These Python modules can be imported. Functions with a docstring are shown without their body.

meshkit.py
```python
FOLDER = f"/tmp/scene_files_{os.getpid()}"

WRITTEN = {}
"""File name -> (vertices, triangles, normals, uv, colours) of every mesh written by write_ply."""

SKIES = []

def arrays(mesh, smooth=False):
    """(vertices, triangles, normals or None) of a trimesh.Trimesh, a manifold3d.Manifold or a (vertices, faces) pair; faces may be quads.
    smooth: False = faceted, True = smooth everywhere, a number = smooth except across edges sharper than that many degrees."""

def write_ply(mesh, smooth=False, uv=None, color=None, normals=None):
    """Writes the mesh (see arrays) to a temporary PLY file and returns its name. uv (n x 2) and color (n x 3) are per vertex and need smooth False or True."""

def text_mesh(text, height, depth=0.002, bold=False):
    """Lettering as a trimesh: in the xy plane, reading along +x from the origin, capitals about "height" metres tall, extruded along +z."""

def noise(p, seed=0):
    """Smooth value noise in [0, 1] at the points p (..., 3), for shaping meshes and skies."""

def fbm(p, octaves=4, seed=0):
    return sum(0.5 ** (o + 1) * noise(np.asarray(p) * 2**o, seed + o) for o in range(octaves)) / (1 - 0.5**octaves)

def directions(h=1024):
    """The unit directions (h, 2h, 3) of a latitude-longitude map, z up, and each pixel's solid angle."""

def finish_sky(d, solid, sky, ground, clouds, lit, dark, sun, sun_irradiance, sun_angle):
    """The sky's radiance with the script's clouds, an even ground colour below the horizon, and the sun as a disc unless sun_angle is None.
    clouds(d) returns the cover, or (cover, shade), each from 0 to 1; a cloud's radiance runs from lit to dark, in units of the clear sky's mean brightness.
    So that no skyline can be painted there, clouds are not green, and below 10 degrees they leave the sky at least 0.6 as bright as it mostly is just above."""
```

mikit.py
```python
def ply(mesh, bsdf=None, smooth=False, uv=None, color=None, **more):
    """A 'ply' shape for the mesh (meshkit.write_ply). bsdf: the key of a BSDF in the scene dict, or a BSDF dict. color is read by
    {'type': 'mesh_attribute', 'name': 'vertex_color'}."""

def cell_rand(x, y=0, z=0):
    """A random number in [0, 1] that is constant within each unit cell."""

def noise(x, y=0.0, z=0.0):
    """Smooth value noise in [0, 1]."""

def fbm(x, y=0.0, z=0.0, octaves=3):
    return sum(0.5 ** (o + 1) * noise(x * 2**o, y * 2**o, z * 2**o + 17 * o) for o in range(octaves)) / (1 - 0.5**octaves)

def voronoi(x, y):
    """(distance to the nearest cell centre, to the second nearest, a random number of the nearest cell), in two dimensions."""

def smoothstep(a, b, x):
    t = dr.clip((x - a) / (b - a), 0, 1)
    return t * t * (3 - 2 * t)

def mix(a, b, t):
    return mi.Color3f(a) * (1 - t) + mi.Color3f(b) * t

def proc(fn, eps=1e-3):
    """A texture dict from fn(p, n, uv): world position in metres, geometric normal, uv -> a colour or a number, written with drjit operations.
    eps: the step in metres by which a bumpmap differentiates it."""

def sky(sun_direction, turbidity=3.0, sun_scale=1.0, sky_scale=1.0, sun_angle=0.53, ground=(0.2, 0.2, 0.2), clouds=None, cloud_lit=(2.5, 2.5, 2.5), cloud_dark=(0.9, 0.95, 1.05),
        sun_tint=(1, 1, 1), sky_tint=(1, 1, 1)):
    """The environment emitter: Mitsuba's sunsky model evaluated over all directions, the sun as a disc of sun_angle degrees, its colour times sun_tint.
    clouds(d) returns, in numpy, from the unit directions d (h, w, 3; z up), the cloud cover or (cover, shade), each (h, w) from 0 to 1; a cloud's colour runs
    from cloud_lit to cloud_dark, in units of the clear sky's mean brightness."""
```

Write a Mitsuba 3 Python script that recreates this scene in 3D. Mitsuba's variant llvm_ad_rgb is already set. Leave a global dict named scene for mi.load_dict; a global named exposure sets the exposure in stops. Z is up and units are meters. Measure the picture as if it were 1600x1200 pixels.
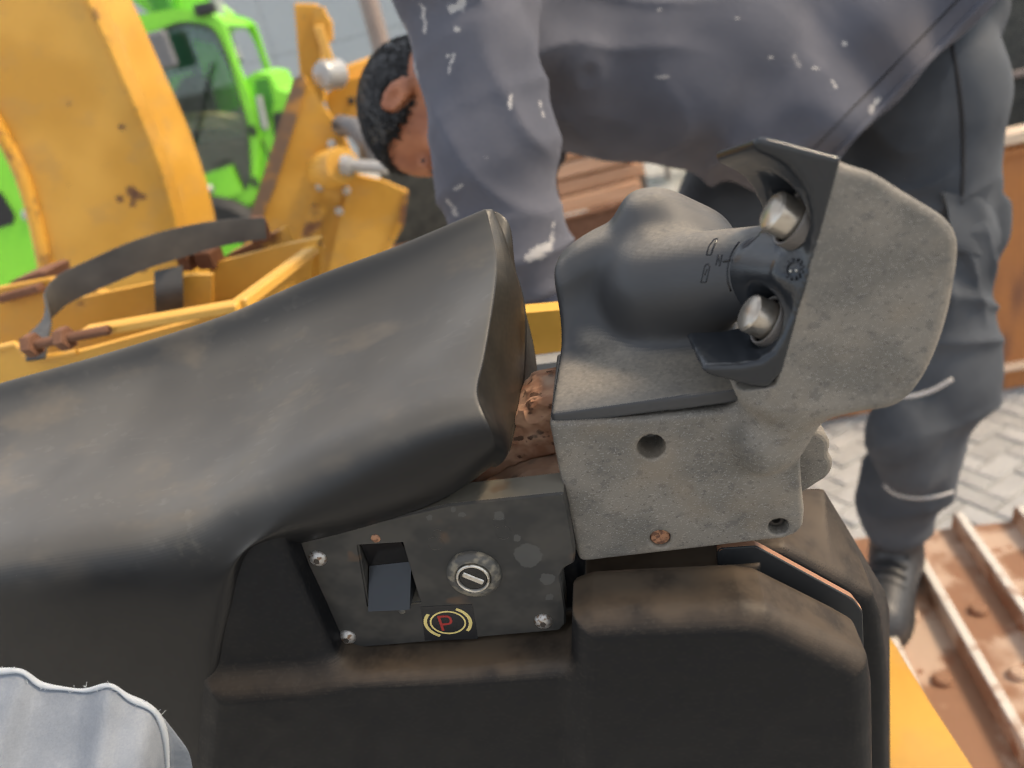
import math
import numpy as np, trimesh, drjit as dr, mitsuba as mi
import mikit, meshkit
from mikit import proc, fbm, noise, smoothstep, mix, voronoi, cell_rand
from scipy.interpolate import PchipInterpolator, CubicSpline
from shapely.geometry import Polygon, LineString, Point, MultiPolygon
from shapely import affinity

scene, labels = {}, {}
T = mi.ScalarTransform4f

# ------------------------------------------------------------------ camera
FPX = 1200.0                                   # focal length in pixels of a 1600 px wide picture
PITCH, ROLL, CAM_H, FOCUS = math.radians(25), math.radians(14), 2.1, 0.43
CAM = np.array([0, 0, CAM_H])
FW = np.array([0, math.cos(PITCH), -math.sin(PITCH)])
_U = np.array([0, math.sin(PITCH), math.cos(PITCH)])
RT = math.cos(ROLL) * np.array([1.0, 0, 0]) - math.sin(ROLL) * _U
DN = -math.sin(ROLL) * np.array([1.0, 0, 0]) - math.cos(ROLL) * _U
scene['camera'] = {'type': 'thinlens', 'fov': 2 * math.degrees(math.atan(800 / FPX)), 'fov_axis': 'x',
                   'to_world': T().look_at(origin=CAM.tolist(), target=(CAM + FW).tolist(), up=(-DN).tolist()),
                   'aperture_radius': 0.0023, 'focus_distance': FOCUS, 'near_clip': 0.02, 'far_clip': 500.0}
# ------------------------------------------------------------------ light
SUN = np.array([0.70, -0.10, 0.76])
exposure = 2.75


def cloud_cover(d):
    n = meshkit.fbm(d * np.array([2.2, 2.2, 4.0]) + 3.0, 4)
    return np.clip(0.55 + 1.2 * (n - 0.45), 0, 1), np.clip(0.9 * (meshkit.fbm(d * 3.1 + 9, 3) - 0.35), 0, 0.6)


scene['sky'] = mikit.sky(SUN, turbidity=4, sun_scale=0.5, sun_angle=12, clouds=cloud_cover, cloud_lit=(2.3, 2.3, 2.3), cloud_dark=(1.1, 1.13, 1.2), sun_tint=(1.0, 0.97, 0.93), sky_tint=(0.95, 1.0, 1.0))


# ------------------------------------------------------------------ measuring helpers (picture measurements -> places in the world)
def ray(x, y):
    return FW + (x - 800) / FPX * RT + (y - 600) / FPX * DN


def aty(x, y, Y):
    q = ray(x, y)
    return CAM + q * (Y / q[1])


def atz(x, y, Z):
    q = ray(x, y)
    return CAM + q * ((Z - CAM_H) / q[2])


PSI = math.radians(-11.7)                       # the bulldozer's own axes: KX along it, KY across it
KX = np.array([math.cos(PSI), math.sin(PSI), 0])
KY = np.array([-math.sin(PSI), math.cos(PSI), 0])
KZ = np.array([0, 0, 1.0])
ORG = CAM + ray(905, 878) * 0.42
DOZER = np.eye(4)
DOZER[:3, 0], DOZER[:3, 1], DOZER[:3, 2], DOZER[:3, 3] = KX, KY, KZ, ORG
TD = T(DOZER)


def con(x, y, Y):
    """point of the dozer frame at depth Y"""
    q = ray(x, y)
    P = CAM + q * ((Y - (CAM - ORG) @ KY) / (q @ KY)) - ORG
    return np.array([P @ KX, P @ KY, P[2]])


def conz(x, y, Z):
    q = ray(x, y)
    P = CAM + q * ((Z + ORG[2] - CAM_H) / q[2]) - ORG
    return np.array([P @ KX, P @ KY, P[2]])


def xz(pts, Y):
    return [tuple(con(a, b, Y)[[0, 2]]) for a, b in pts]


def local(P):
    v = np.asarray(P) - ORG
    return np.array([v @ KX, v @ KY, v[2]])


def world(p):
    return ORG + p[0] * KX + p[1] * KY + p[2] * KZ


# ------------------------------------------------------------------ modelling helpers
def numbered(key):
    if key not in scene and not any(k.startswith(key + '__') for k in scene):
        return key
    i = 1
    while f'{key}_{i:03d}' in scene or any(k.startswith(f'{key}_{i:03d}__') for k in scene):
        i += 1
    return f'{key}_{i:03d}'


def put(name, mesh, bsdf, smooth=30, to_world=None, parent=None, label=None, **more):
    key = numbered((parent + '__' if parent else '') + name)
    d = mikit.ply(mesh, bsdf, smooth=smooth)
    if to_world is not None:
        d['to_world'] = to_world
    scene[key] = d
    if label or more:
        labels[key] = {**({'label': label} if label else {}), **more}
    return key


def thing(name, label, category, group=None):
    key = numbered(name)
    labels[key] = {'label': label, 'category': category}
    if group:
        labels[key]['group'] = group
    return key


def axes(lo, hi, h):
    return [(np.arange(int(math.ceil((b - a) / h)) + 1) * h + a).astype(np.float32) for a, b in zip(lo, hi)]


def nets(fn, lo, hi, h, margin=0.0):
    """naive surface nets of the implicit fn(X, Y, Z) < 0"""
    ax = axes(lo, hi, h)
    X, Y, Z = ax[0][:, None, None], ax[1][None, :, None], ax[2][None, None, :]
    v = np.empty((len(ax[0]), len(ax[1]), len(ax[2])), np.float32)
    B, st = 32, 8                                  # blocks far from the surface are only sampled sparsely
    for i in range(0, v.shape[0], B):
        for j in range(0, v.shape[1], B):
            for k in range(0, v.shape[2], B):
                xs, ys, zs = X[i:i + B], Y[:, j:j + B], Z[:, :, k:k + B]
                pick = lambda A, n: A[np.unique(np.r_[np.arange(0, n, st), n - 1])]
                sx, sy, sz = pick(xs.ravel(), xs.size), pick(ys.ravel(), ys.size), pick(zs.ravel(), zs.size)
                c = np.asarray(fn(sx[:, None, None], sy[None, :, None], sz[None, None, :]))
                if np.abs(c).min() > margin + st * h * 0.9 and ((c > 0).all() or (c < 0).all()):
                    v[i:i + B, j:j + B, k:k + B] = 1.0 if c.flat[0] > 0 else -1.0
                else:
                    v[i:i + B, j:j + B, k:k + B] = fn(xs, ys, zs)
    v[0], v[-1], v[:, 0], v[:, -1], v[:, :, 0], v[:, :, -1] = [np.maximum(s, 1e-5) for s in (v[0], v[-1], v[:, 0], v[:, -1], v[:, :, 0], v[:, :, -1])]
    neg = v < 0
    n = [s - 1 for s in v.shape]
    cnt = np.zeros(n, np.int8)
    for a, b, c in np.ndindex(2, 2, 2):
        cnt += neg[a:a + n[0], b:b + n[1], c:c + n[2]]
    act = np.argwhere((cnt > 0) & (cnt < 8))
    idx = -np.ones(n, np.int64)
    idx[tuple(act.T)] = np.arange(len(act))
    acc, w = np.zeros((len(act), 3)), np.zeros(len(act))
    for axis in range(3):
        o = [k for k in range(3) if k != axis]
        for s, t in np.ndindex(2, 2):
            p = act.copy()
            p[:, o[0]] += s
            p[:, o[1]] += t
            q = p.copy()
            q[:, axis] += 1
            va, vb = v[tuple(p.T)], v[tuple(q.T)]
            m = (va < 0) != (vb < 0)
            f = np.where(m, va / np.where(m, va - vb, 1), 0)
            pos = (p - act).astype(float)
            pos[:, axis] += f
            acc[m] += pos[m]
            w[m] += 1
    verts = (act + acc / w[:, None]) * h + np.array(lo)
    faces = []
    for axis in range(3):
        o1, o2 = (axis + 1) % 3, (axis + 2) % 3
        sa, sb = [slice(None)] * 3, [slice(None)] * 3
        sa[axis], sb[axis] = slice(0, -1), slice(1, None)
        e = np.argwhere(neg[tuple(sa)] != neg[tuple(sb)])
        e = e[(e[:, o1] > 0) & (e[:, o2] > 0) & (e[:, o1] < n[o1]) & (e[:, o2] < n[o2])]
        q = []
        for s, t in ((1, 1), (0, 1), (0, 0), (1, 0)):
            c = e.copy()
            c[:, o1] -= s
            c[:, o2] -= t
            q.append(idx[tuple(c.T)])
        q = np.stack(q, 1)
        fl = ~neg[tuple(e.T)]
        q[fl] = q[fl][:, ::-1]
        faces.append(q)
    q = np.vstack(faces)
    q = q[(q >= 0).all(1)]
    return trimesh.Trimesh(verts, np.vstack([q[:, [0, 1, 2]], q[:, [0, 2, 3]]]), process=False)


def smin(a, b, k):
    t = np.clip(0.5 + 0.5 * (b - a) / k, 0, 1)
    return b * (1 - t) + a * t - k * t * (1 - t)


def smax(a, b, k):
    return -smin(-a, -b, k)


def s_caps(X, Y, Z, a, b, ra, rb):
    a, b = np.asarray(a, float), np.asarray(b, float)
    d = b - a
    t = np.clip(((X - a[0]) * d[0] + (Y - a[1]) * d[1] + (Z - a[2]) * d[2]) / (d @ d), 0, 1)
    return np.sqrt((X - a[0] - t * d[0]) ** 2 + (Y - a[1] - t * d[1]) ** 2 + (Z - a[2] - t * d[2]) ** 2) - (ra + (rb - ra) * t)


def s_cyl(X, Y, Z, a, b, r, rnd=0.0):
    a, b = np.asarray(a, float), np.asarray(b, float)
    d = b - a
    L = np.linalg.norm(d)
    d = d / L
    t = (X - a[0]) * d[0] + (Y - a[1]) * d[1] + (Z - a[2]) * d[2]
    q = np.sqrt(np.maximum((X - a[0]) ** 2 + (Y - a[1]) ** 2 + (Z - a[2]) ** 2 - t * t, 0)) - r + rnd
    w = np.abs(t - L / 2) - L / 2 + rnd
    return np.minimum(np.maximum(q, w), 0) + np.sqrt(np.maximum(q, 0) ** 2 + np.maximum(w, 0) ** 2) - rnd


def s_ell(X, Y, Z, c, r, R=None):
    x, y, z = X - c[0], Y - c[1], Z - c[2]
    if R is not None:
        x, y, z = (R[i][0] * x + R[i][1] * y + R[i][2] * z for i in range(3))
    k0 = np.sqrt((x / r[0]) ** 2 + (y / r[1]) ** 2 + (z / r[2]) ** 2)
    k1 = np.sqrt((x / r[0] ** 2) ** 2 + (y / r[1] ** 2) ** 2 + (z / r[2] ** 2) ** 2)
    return k0 * (k0 - 1) / np.maximum(k1, 1e-6)


def s_box(X, Y, Z, c, hs, r):
    q = [np.abs(A - m) - s + r for A, m, s in zip((X, Y, Z), c, hs)]
    return np.minimum(np.maximum(np.maximum(q[0], q[1]), q[2]), 0) + np.sqrt(sum(np.maximum(a, 0) ** 2 for a in q)) - r


def poly_sdf(A, B, pts):
    """signed distance to a polygon on the grid A x B"""
    p = np.asarray(pts, np.float32)
    d2, inside = None, None
    for (x0, y0), (x1, y1) in zip(p, np.roll(p, -1, 0)):
        ex, ey = x1 - x0, y1 - y0
        t = np.clip(((A - x0) * ex + (B - y0) * ey) / max(ex * ex + ey * ey, 1e-12), 0, 1)
        q = (A - x0 - t * ex) ** 2 + (B - y0 - t * ey) ** 2
        c = ((y0 <= B) & (y1 > B)) | ((y1 <= B) & (y0 > B))
        c = c & (A < x0 + (B - y0) * ex / (ey if abs(ey) > 1e-12 else 1e-12))
        d2 = q if d2 is None else np.minimum(d2, q)
        inside = c if inside is None else inside ^ c
    return np.where(inside, -1, 1) * np.sqrt(d2)


def s_prism(X, Y, Z, pts, y0, y1, r):
    """polygon in (x, z) extruded along y with rounded edges"""
    q = poly_sdf(X, Z, pts) + r
    w = np.abs(Y - (y0 + y1) / 2) - abs(y1 - y0) / 2 + r
    return np.minimum(np.maximum(q, w), 0) + np.sqrt(np.maximum(q, 0) ** 2 + np.maximum(w, 0) ** 2) - r


def spline(pts, n, closed=False):
    p = np.asarray(pts, float)
    if closed:
        p = np.vstack([p, p[:1]])
    t = np.r_[0, np.cumsum(np.maximum(np.linalg.norm(np.diff(p, axis=0), axis=1), 1e-9) ** 0.5)]
    cs = CubicSpline(t, p, bc_type='periodic' if closed else 'not-a-knot' if len(p) > 3 else 'natural')
    return cs(np.linspace(0, t[-1], n, endpoint=not closed))


def rounded(pts, r, res=6):
    g = Polygon(pts).buffer(0)
    g = g.buffer(-r, quad_segs=res).buffer(2 * r, quad_segs=res).buffer(-r, quad_segs=res)
    return max(g.geoms, key=lambda a: a.area) if isinstance(g, MultiPolygon) else g


def plate(poly, y0, y1, bevel=0.0):
    """polygon in (x, z) -> solid from depth y0 (front) to y1, front edge bevelled"""
    g = poly if isinstance(poly, Polygon) else Polygon(poly)
    parts = []
    if bevel:
        a = trimesh.creation.extrude_polygon(g, abs(y1 - y0) - bevel, engine='earcut')
        v = np.array(a.vertices)
        parts.append(trimesh.Trimesh(np.c_[v[:, 0], y1 - v[:, 2], v[:, 1]], a.faces, process=False))
        inner = g.buffer(-bevel)
        if isinstance(inner, Polygon) and not inner.is_empty:
            rings = [(np.array(g.exterior.coords)[:-1], y0 + bevel)]
            for k in range(1, 4):
                th = math.pi / 2 * k / 3
                gi = g.buffer(-bevel * (1 - math.cos(th)))
                ri = np.array(gi.exterior.coords)[:-1]
                rings.append((ri, y0 + bevel * (1 - math.sin(th))))
            top = trimesh.creation.extrude_polygon(inner, bevel, engine='earcut')
            base = np.array(g.exterior.coords)[:-1]
            cur, cy = rings[0]
            V, Fs = [], []
            for nxt, ny in rings[1:]:
                m = bridge(cur, cy, nxt, ny)
                parts.append(m)
                cur, cy = nxt, ny
            v = np.array(top.vertices)
            parts.append(trimesh.Trimesh(np.c_[v[:, 0], y0 + bevel - v[:, 2], v[:, 1]], top.faces, process=False))
    else:
        a = trimesh.creation.extrude_polygon(g, abs(y1 - y0), engine='earcut')
        v = np.array(a.vertices)
        parts.append(trimesh.Trimesh(np.c_[v[:, 0], y1 - v[:, 2], v[:, 1]], a.faces, process=False))
    return trimesh.util.concatenate(parts)


def bridge(a, ya, b, yb, n=160):
    def res(r):
        r = np.vstack([r, r[:1]])
        s = np.r_[0, np.cumsum(np.linalg.norm(np.diff(r, axis=0), axis=1))]
        t = np.linspace(0, s[-1], n, endpoint=False)
        return np.c_[np.interp(t, s, r[:, 0]), np.interp(t, s, r[:, 1])]
    A, B = res(a), res(b)
    k = np.argmin(np.linalg.norm(B - A[0], axis=1))
    B = np.roll(B, -k, 0)
    if np.linalg.norm(A - B, axis=1).sum() > np.linalg.norm(A - np.roll(B[::-1], 1, 0), axis=1).sum():
        B = np.roll(B[::-1], 1, 0)
    V = np.vstack([np.c_[A[:, 0], np.full(n, ya), A[:, 1]], np.c_[B[:, 0], np.full(n, yb), B[:, 1]]])
    i = np.arange(n)
    j = (i + 1) % n
    return trimesh.Trimesh(V, np.vstack([np.c_[i, j, j + n], np.c_[i, j + n, i + n]]), process=False)


def lathe(profile, n=40):
    """profile [(radius, height)] turned about z"""
    return trimesh.creation.revolve(np.array(profile, float), sections=n)


def align(z, origin, x=None):
    z = np.asarray(z, float) / np.linalg.norm(z)
    x = np.asarray(x if x is not None else ([1, 0, 0] if abs(z[0]) < 0.9 else [0, 1, 0]), float)
    x = x - (x @ z) * z
    x /= np.linalg.norm(x)
    M = np.eye(4)
    M[:3, 0], M[:3, 1], M[:3, 2], M[:3, 3] = x, np.cross(z, x), z, origin
    return M


def moved(mesh, M):
    m = mesh.copy()
    m.apply_transform(M)
    return m


def tube(path, radii, sides=12, caps=True):
    p = np.asarray(path, float)
    r = np.broadcast_to(np.asarray(radii, float), (len(p),))
    t = np.gradient(p, axis=0)
    t /= np.linalg.norm(t, axis=1, keepdims=True) + 1e-12
    a = np.cross(t[0], [0.31, 0.2, 0.93])
    a /= np.linalg.norm(a)
    V = []
    for i in range(len(p)):
        a = a - (a @ t[i]) * t[i]
        a /= np.linalg.norm(a)
        b = np.cross(t[i], a)
        th = np.linspace(0, 2 * np.pi, sides, endpoint=False)
        V.append(p[i] + r[i] * (np.cos(th)[:, None] * a + np.sin(th)[:, None] * b))
    V = np.vstack(V)
    Fs = []
    for i in range(len(p) - 1):
        k = np.arange(sides)
        j = (k + 1) % sides
        Fs += [np.c_[i * sides + k, i * sides + j, (i + 1) * sides + j], np.c_[i * sides + k, (i + 1) * sides + j, (i + 1) * sides + k]]
    if caps:
        k = np.arange(1, sides - 1)
        Fs += [np.c_[k * 0, k + 1, k], np.c_[k * 0, k, k + 1] + (len(p) - 1) * sides]
    return trimesh.Trimesh(V, np.vstack(Fs), process=False)


def sheet(rows, closed_u=False, n=(60, 60)):
    """smooth surface through a net of points (rows x cols x 3)"""
    P = np.asarray(rows, float)
    u, v = np.linspace(0, 1, P.shape[0]), np.linspace(0, 1, P.shape[1])
    P = PchipInterpolator(u, P, axis=0)(np.linspace(0, 1, n[0]))
    P = PchipInterpolator(v, P, axis=1)(np.linspace(0, 1, n[1]))
    return grid_mesh(P)


def grid_mesh(P, wrap=False):
    a, b = P.shape[:2]
    i, j = np.meshgrid(np.arange(a - 1), np.arange(b if wrap else b - 1), indexing='ij')
    k = (j + 1) % b
    q = np.stack([i * b + j, (i + 1) * b + j, (i + 1) * b + k, i * b + k], -1).reshape(-1, 4)
    return trimesh.Trimesh(P.reshape(-1, 3), np.vstack([q[:, [0, 1, 2]], q[:, [0, 2, 3]]]), process=False)


def box(lo, hi, bev=0.0):
    """axis-aligned box with chamfered edges"""
    lo, hi = np.minimum(lo, hi), np.maximum(lo, hi)
    if bev <= 0:
        return trimesh.creation.box(bounds=[lo, hi])
    pts = []
    for s in np.ndindex(2, 2, 2):
        c = np.where(np.array(s) == 1, hi, lo)
        sg = np.where(np.array(s) == 1, -1, 1)
        for k in range(3):
            o = sg * bev
            o[k] = 0
            pts.append(c + o)
    return trimesh.convex.convex_hull(np.array(pts))


def obox(p0, p1, w, h, up=(0, 0, 1), bev=0.0):
    """a bar from p0 to p1, w wide, h high"""
    p0, p1 = np.asarray(p0, float), np.asarray(p1, float)
    x = p1 - p0
    L = np.linalg.norm(x)
    x /= L
    y = np.cross(np.asarray(up, float), x)
    y /= np.linalg.norm(y)
    M = np.eye(4)
    M[:3, 0], M[:3, 1], M[:3, 2], M[:3, 3] = x, y, np.cross(x, y), p0
    return moved(box([0, -w / 2, -h / 2], [L, w / 2, h / 2], bev), M)


def prism(pts, direction):
    """solid: a flat polygon of world points swept along direction"""
    p = np.asarray(pts, float)
    n = np.cross(p[1] - p[0], p[2] - p[0])
    for i in range(len(p)):
        m = np.cross(p[(i + 1) % len(p)] - p[i], p[(i + 2) % len(p)] - p[i])
        n = m if np.linalg.norm(m) > np.linalg.norm(n) else n
    n /= np.linalg.norm(n)
    M = align(n, p[0])
    q = (np.linalg.inv(M) @ np.c_[p, np.ones(len(p))].T).T[:, :2]
    v2, f2 = trimesh.creation.triangulate_polygon(Polygon(q), engine='earcut')
    n2 = len(v2)
    a = (M @ np.c_[v2, np.zeros(n2), np.ones(n2)].T).T[:, :3]
    V = np.vstack([a, a + np.asarray(direction)])
    m = len(p)
    ring = [int(np.argmin(np.linalg.norm(v2 - r, axis=1))) for r in q]
    S = []
    for i in range(m):
        s, t = ring[i], ring[(i + 1) % m]
        S += [[s, t, t + n2], [s, t + n2, s + n2]]
    out = trimesh.Trimesh(V, np.vstack([f2, f2[:, ::-1] + n2, S]), process=False)
    trimesh.repair.fix_normals(out)
    return out


def hit(mesh, x, y, M=None):
    """where the sight line through a picture point first meets the mesh (point, normal), world"""
    v = np.array(mesh.vertices)
    if M is not None:
        v = v @ M[:3, :3].T + M[:3, 3]
    t = v[mesh.faces]
    q = ray(x, y)
    e1, e2 = t[:, 1] - t[:, 0], t[:, 2] - t[:, 0]
    h = np.cross(q, e2)
    a = (e1 * h).sum(1)
    ok = np.abs(a) > 1e-14
    a = np.where(ok, a, 1)
    s = CAM - t[:, 0]
    u = (s * h).sum(1) / a
    w = np.cross(s, e1)
    vv = (w @ q) / a
    tt = (w * e2).sum(1) / a
    ok &= (u >= 0) & (vv >= 0) & (u + vv <= 1) & (tt > 0)
    if not ok.any():
        return None
    i = np.where(ok)[0][np.argmin(tt[ok])]
    n = np.cross(e1[i], e2[i])
    n /= np.linalg.norm(n)
    if n @ q > 0:
        n = -n
    return CAM + q * tt[i], n


# ------------------------------------------------------------------ materials
def C3(a):
    return mi.Color3f(*a)


def material(name, color, rough=0.5, metal=0.0, spec=0.5, bump=None, eps=1e-3, bscale=1.0, **more):
    b = {'type': 'principled', 'base_color': proc(color) if callable(color) else {'type': 'rgb', 'value': list(color)},
         'roughness': proc(rough) if callable(rough) else float(rough), 'metallic': float(metal), 'specular': float(spec), **more}
    if bump is not None:
        b = {'type': 'bumpmap', 'arbitrary': proc(bump, eps), 'scale': float(bscale), 'bsdf': b}
    scene[name] = {'type': 'twosided', 'bsdf': b}


def f3(p, s, o=3):
    return fbm(p.x * s, p.y * s, p.z * s, o)


def n3(p, s, k=0.0):
    return noise(p.x * s + k, p.y * s + 1.7 * k, p.z * s)


def vinyl_color(p, n, uv):
    up = smoothstep(0.05, 0.75, n.z)
    lx = (p.x - float(ORG[0])) * float(KX[0]) + (p.y - float(ORG[1])) * float(KX[1])
    ly = (p.x - float(ORG[0])) * float(KY[0]) + (p.y - float(ORG[1])) * float(KY[1])
    broad = smoothstep(0.30, 0.70, f3(p, 11, 3))
    fine = smoothstep(0.40, 0.75, f3(p, 230, 3))
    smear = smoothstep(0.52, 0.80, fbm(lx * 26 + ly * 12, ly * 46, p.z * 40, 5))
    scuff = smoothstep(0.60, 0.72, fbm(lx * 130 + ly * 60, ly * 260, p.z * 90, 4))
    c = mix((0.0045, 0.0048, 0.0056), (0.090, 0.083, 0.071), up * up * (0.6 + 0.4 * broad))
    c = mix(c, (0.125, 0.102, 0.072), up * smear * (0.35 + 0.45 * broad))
    c = mix(c, (0.150, 0.140, 0.120), up * scuff * (0.10 + 0.15 * fine) * broad)
    tip = smoothstep(-0.040, -0.018, lx + 0.012 * (f3(p, 40, 2) - 0.5)) * smoothstep(-0.02, 0.02, ly) * (0.6 + 0.4 * f3(p, 500, 2))
    c = mix(c, (0.10, 0.088, 0.062), tip * 0.22)
    spot = f3(p, 26, 2)
    return mix(c, (0.10, 0.088, 0.06), smoothstep(0.70, 0.80, spot) * 0.4 * fine * up)


def vinyl_rough(p, n, uv):
    return 0.32 + 0.14 * f3(p, 60, 3)


def vinyl_bump(p, n, uv):
    return 0.00006 * f3(p, 1300, 2) + 0.00006 * f3(p, 420, 2)


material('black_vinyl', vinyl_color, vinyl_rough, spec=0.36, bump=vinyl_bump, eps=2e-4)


def shell_color(p, n, uv):
    dust = (0.35 + 0.65 * smoothstep(0.15, 0.65, f3(p, 60, 5))) * smoothstep(0.10, 0.9, n.z)
    grit = smoothstep(0.55, 0.7, f3(p, 500, 3))
    c = mix((0.0042, 0.0046, 0.0058), (0.105, 0.076, 0.05), dust * 0.62)
    return mix(c, (0.06, 0.05, 0.037), grit * 0.2 * smoothstep(-0.3, 0.6, n.z))


material('black_shell', shell_color, lambda p, n, uv: 0.38 + 0.25 * f3(p, 90, 3), spec=0.22,
         bump=lambda p, n, uv: 0.00012 * f3(p, 700, 3), eps=2e-4)


def cast_color(p, n, uv):
    a = f3(p, 45, 5)
    c = mix((0.166, 0.147, 0.121), (0.116, 0.106, 0.090), smoothstep(0.35, 0.68, a))
    c = mix(c, (0.085, 0.078, 0.071), smoothstep(0.60, 0.72, f3(p, 210, 4)) * 0.55)
    c = mix(c, (0.062, 0.057, 0.053), smoothstep(0.66, 0.74, f3(p, 620, 3)) * 0.5)
    c = mix(c, (0.27, 0.25, 0.22), smoothstep(0.58, 0.78, f3(p, 1300, 2)) * 0.45)
    dirt = smoothstep(0.50, 0.75, f3(p, 34, 3))
    return mix(c, (0.19, 0.145, 0.095), dirt * 0.35)


material('cast_grey', cast_color, lambda p, n, uv: 0.5 + 0.2 * f3(p, 200, 2), spec=0.4,
         bump=lambda p, n, uv: 0.00016 * f3(p, 800, 3) - 0.00018 * smoothstep(0.64, 0.74, f3(p, 420, 3)), eps=2.5e-4)


def shroud_color(p, n, uv):
    dust = smoothstep(0.2, 0.55, f3(p, 30, 4)) * smoothstep(0.66, 0.99, n.z)
    fine = f3(p, 600, 2)
    return mix((0.036, 0.036, 0.037), (0.23, 0.20, 0.155), dust * (0.40 + 0.4 * fine))


material('shroud_plastic', shroud_color, lambda p, n, uv: 0.42 + 0.2 * f3(p, 60, 3), spec=0.5,
         bump=lambda p, n, uv: 0.00006 * f3(p, 900, 2), eps=2e-4)
material('cap_plastic', lambda p, n, uv: mix((0.014, 0.016, 0.019), (0.07, 0.066, 0.057), smoothstep(0.5, 0.75, f3(p, 80, 4)) * 0.35 * smoothstep(-0.2, 0.7, n.z)),
         lambda p, n, uv: 0.08 + 0.26 * f3(p, 70, 3), spec=0.45, bump=lambda p, n, uv: 0.00003 * f3(p, 700, 2), eps=2e-4)
material('gloss_black', (0.006, 0.006, 0.007), 0.12)
material('matte_black', (0.012, 0.012, 0.013), 0.6)


def plate_color(p, n, uv):
    a = f3(p, 60, 4)
    c = mix((0.026, 0.025, 0.023), (0.046, 0.042, 0.036), smoothstep(0.3, 0.7, a))
    c = mix(c, (0.17, 0.15, 0.115), smoothstep(0.4, 0.9, n.z) * 0.8)
    x, z = p.x * KX[0] + p.y * KX[1] - ORG @ KX, p.z - ORG[2]
    for (sx, sz, sr) in PLATE_SPOTS:
        d = dr.sqrt(dr.square(x - sx) + dr.square(z - sz)) + 0.003 * (f3(p, 350, 2) - 0.5)
        c = mix(c, (0.075, 0.073, 0.067), 0.65 * (1 - smoothstep(sr * 0.85, sr, d)))
    rust = smoothstep(0.66, 0.78, f3(p, 55, 3))
    return mix(c, (0.11, 0.06, 0.03), rust * 0.5)


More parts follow.
